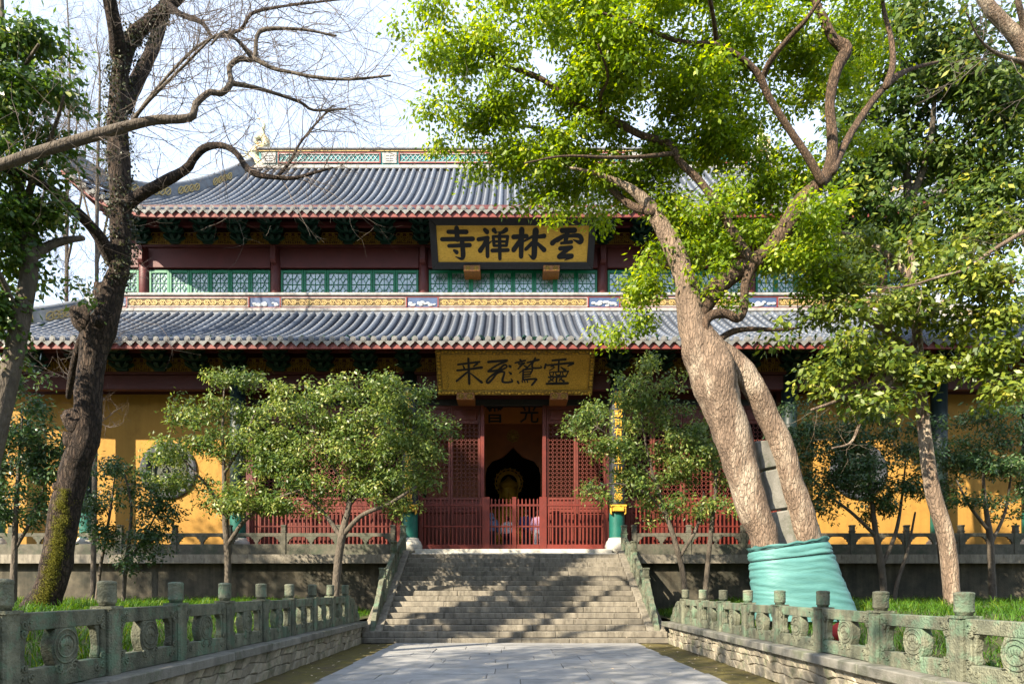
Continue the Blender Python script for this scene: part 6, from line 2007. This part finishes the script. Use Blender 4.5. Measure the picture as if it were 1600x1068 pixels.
shrub('low dark shrub between the ivy trunk and the round window', 18.5, [[(192, 945, 9), (196, 890, 8), (202, 840, 7), (205, 790, 5), (195, 740, 3)], ([(198, 880, 6), (225, 840, 5), (245, 800, 3)], .2), ([(150, 945, 8), (158, 880, 7), (172, 800, 5), (180, 740, 3)], .3)],
      [(185, 735, 30, 26, 0), (160, 780, 28, 28, 0), (215, 775, 36, 28, 0), (175, 830, 34, 26, 0), (225, 825, 30, 24, 0), (195, 870, 40, 18, 0), (245, 790, 24, 16, 0), (250, 840, 22, 12, -.1)], 107, 'leaf_shade', per=56)

# ---- trees beyond the hall, left and right
def far_tree(label, x, y, h, r_, seed, leafm='leaf_dark'):
    ls = [[(x, y, .8, .3), (x + .3, y, h * .4, .22), (x, y, h * .9, .06)], [(x + .2, y, h * .4, .14), (x + r_ * .6, y, h * .7, .05)], [(x + .2, y, h * .45, .14), (x - r_ * .6, y, h * .75, .05)]]
    g = np.random.default_rng(seed)
    cl = []
    for _ in range(16):
        v = g.normal(0, 1, 3); v /= np.linalg.norm(v); v *= g.uniform(.4, .9)
        c = Vector((x + v[0] * r_, y + v[1] * r_ * .8, h * .68 + v[2] * h * .3))
        px = (c.x - CAMX) * F / c.y + VPX; py = HZ - (c.z - CAMZ) * F / c.y
        cl.append((px, py, r_ * .42 * F / y, h * .11 * F / y, c.y, r_ * .4))
    make_tree('background_tree', label, ls, 1, 'bark_grey', leafm, cl, per=15, k=34, spread=.42, Ln=.24, Wd=.13, seed=seed, rmax=.05, group='trees beyond the hall')
far_tree('rounded green tree showing under the left upper eave', -25.0, 36, 15, 4.5, 201, 'leaf_camphor')
far_tree('dark tree left of the hall behind the left evergreen', -30.5, 32, 13, 4.5, 202)
far_tree('green tree beyond the right end of the hall', 24.5, 30, 16, 4.5, 203)
far_tree('dark tree at the far right beside the hall end', 29.0, 33, 20, 5, 204)

# ---- tall trees behind and left of the camera, whose crowns shade the foreground
def shade_tree(label, x, y, zc, r_, seed, per=1.0, k=40, n=110, spread=.42):
    t = thing('shade_tree', label, 'tree', (x, y, 0), 'tall trees behind the viewpoint')
    g = np.random.default_rng(seed)
    tr = Tubes(); A = spline([(x, y, -.1, .35), (x + .2, y, zc * .5, .26), (x - .1, y + .2, zc, .12), (x, y, zc + r_ * .7, .04)], .3)
    tr.add(A, 10, .1, seed); tr.build('trunk', 'bark_grey', t)
    v = g.normal(0, 1, (n, 3)); v /= np.linalg.norm(v, axis=1)[:, None]; v *= (g.random(n) ** .4)[:, None]
    att = np.array([x, y, zc]) + v * np.array([r_, r_, r_ * .75])
    tw = Tubes()
    for Q in grow(A[len(A) // 3:], att, g, rmax=.09, step=.5): tw.add(Q, 4)
    tw.build('branches', 'bark_grey', t)
    leaves('crown', 'leaf_shade', t, att, None, k, spread, .2, .11, seed)
for lab, tg, s_, r_, n_, k_ in (('tallest leafy tree of the left grove, level with the hall doors', (-2.9, 24.8, 4.9), 26, 2.3, 300, 56),
        ('leafy tree of the left grove shading the middle of the path', (0, 12.0, 0), 22, 3.6, 210, 50), ('thick leafy tree of the left grove beside the near balustrade', (-4.1, 8.5, 1), 20, 3.4, 130, 50),
        ('leafy tree of the left grove shading the left terrace wall', (-10.0, 23.3, 1.3), 22, 3.3, 260, 50), ('thin leafy tree nearest the viewpoint on its left', (4.2, 9, 1), 20, 2.6, 40, 40),
        ('high leafy tree of the left grove shading the lower roof corner', (-11, 24, 10.2), 18, 2.6, 60, 40), ('loose leafy tree of the left grove shading the foot of the stairs', (2.5, 15.0, 0), 25, 2.6, 40, 44)):
    c = Vector(tg) + to_sun * s_
    shade_tree(lab, c.x, c.y, c.z, r_, 301 + int(abs(c.x) * 10), n=int(n_ * .6), k=k_, spread=.34)

for i, (x, y, zc, r_) in enumerate(((9, -7, 9, 4.2), (15, 1, 9, 4.2), (1, -15, 9, 4.5), (18, -10, 10, 4.5), (19, 9, 9, 4.2))):  # unseen trees added behind and right to cut sky light on the facade
    shade_tree(('unseen broad leafy tree added close behind the viewpoint on its right', 'unseen broad leafy tree added right of the viewpoint beside the near balustrade', 'unseen broad leafy tree added straight behind the viewpoint', 'unseen broad leafy tree added farthest behind on the right', 'unseen broad leafy tree added outside the right edge of the view')[i], x, y, zc, r_, 401 + i, n=150, k=46, spread=.6)
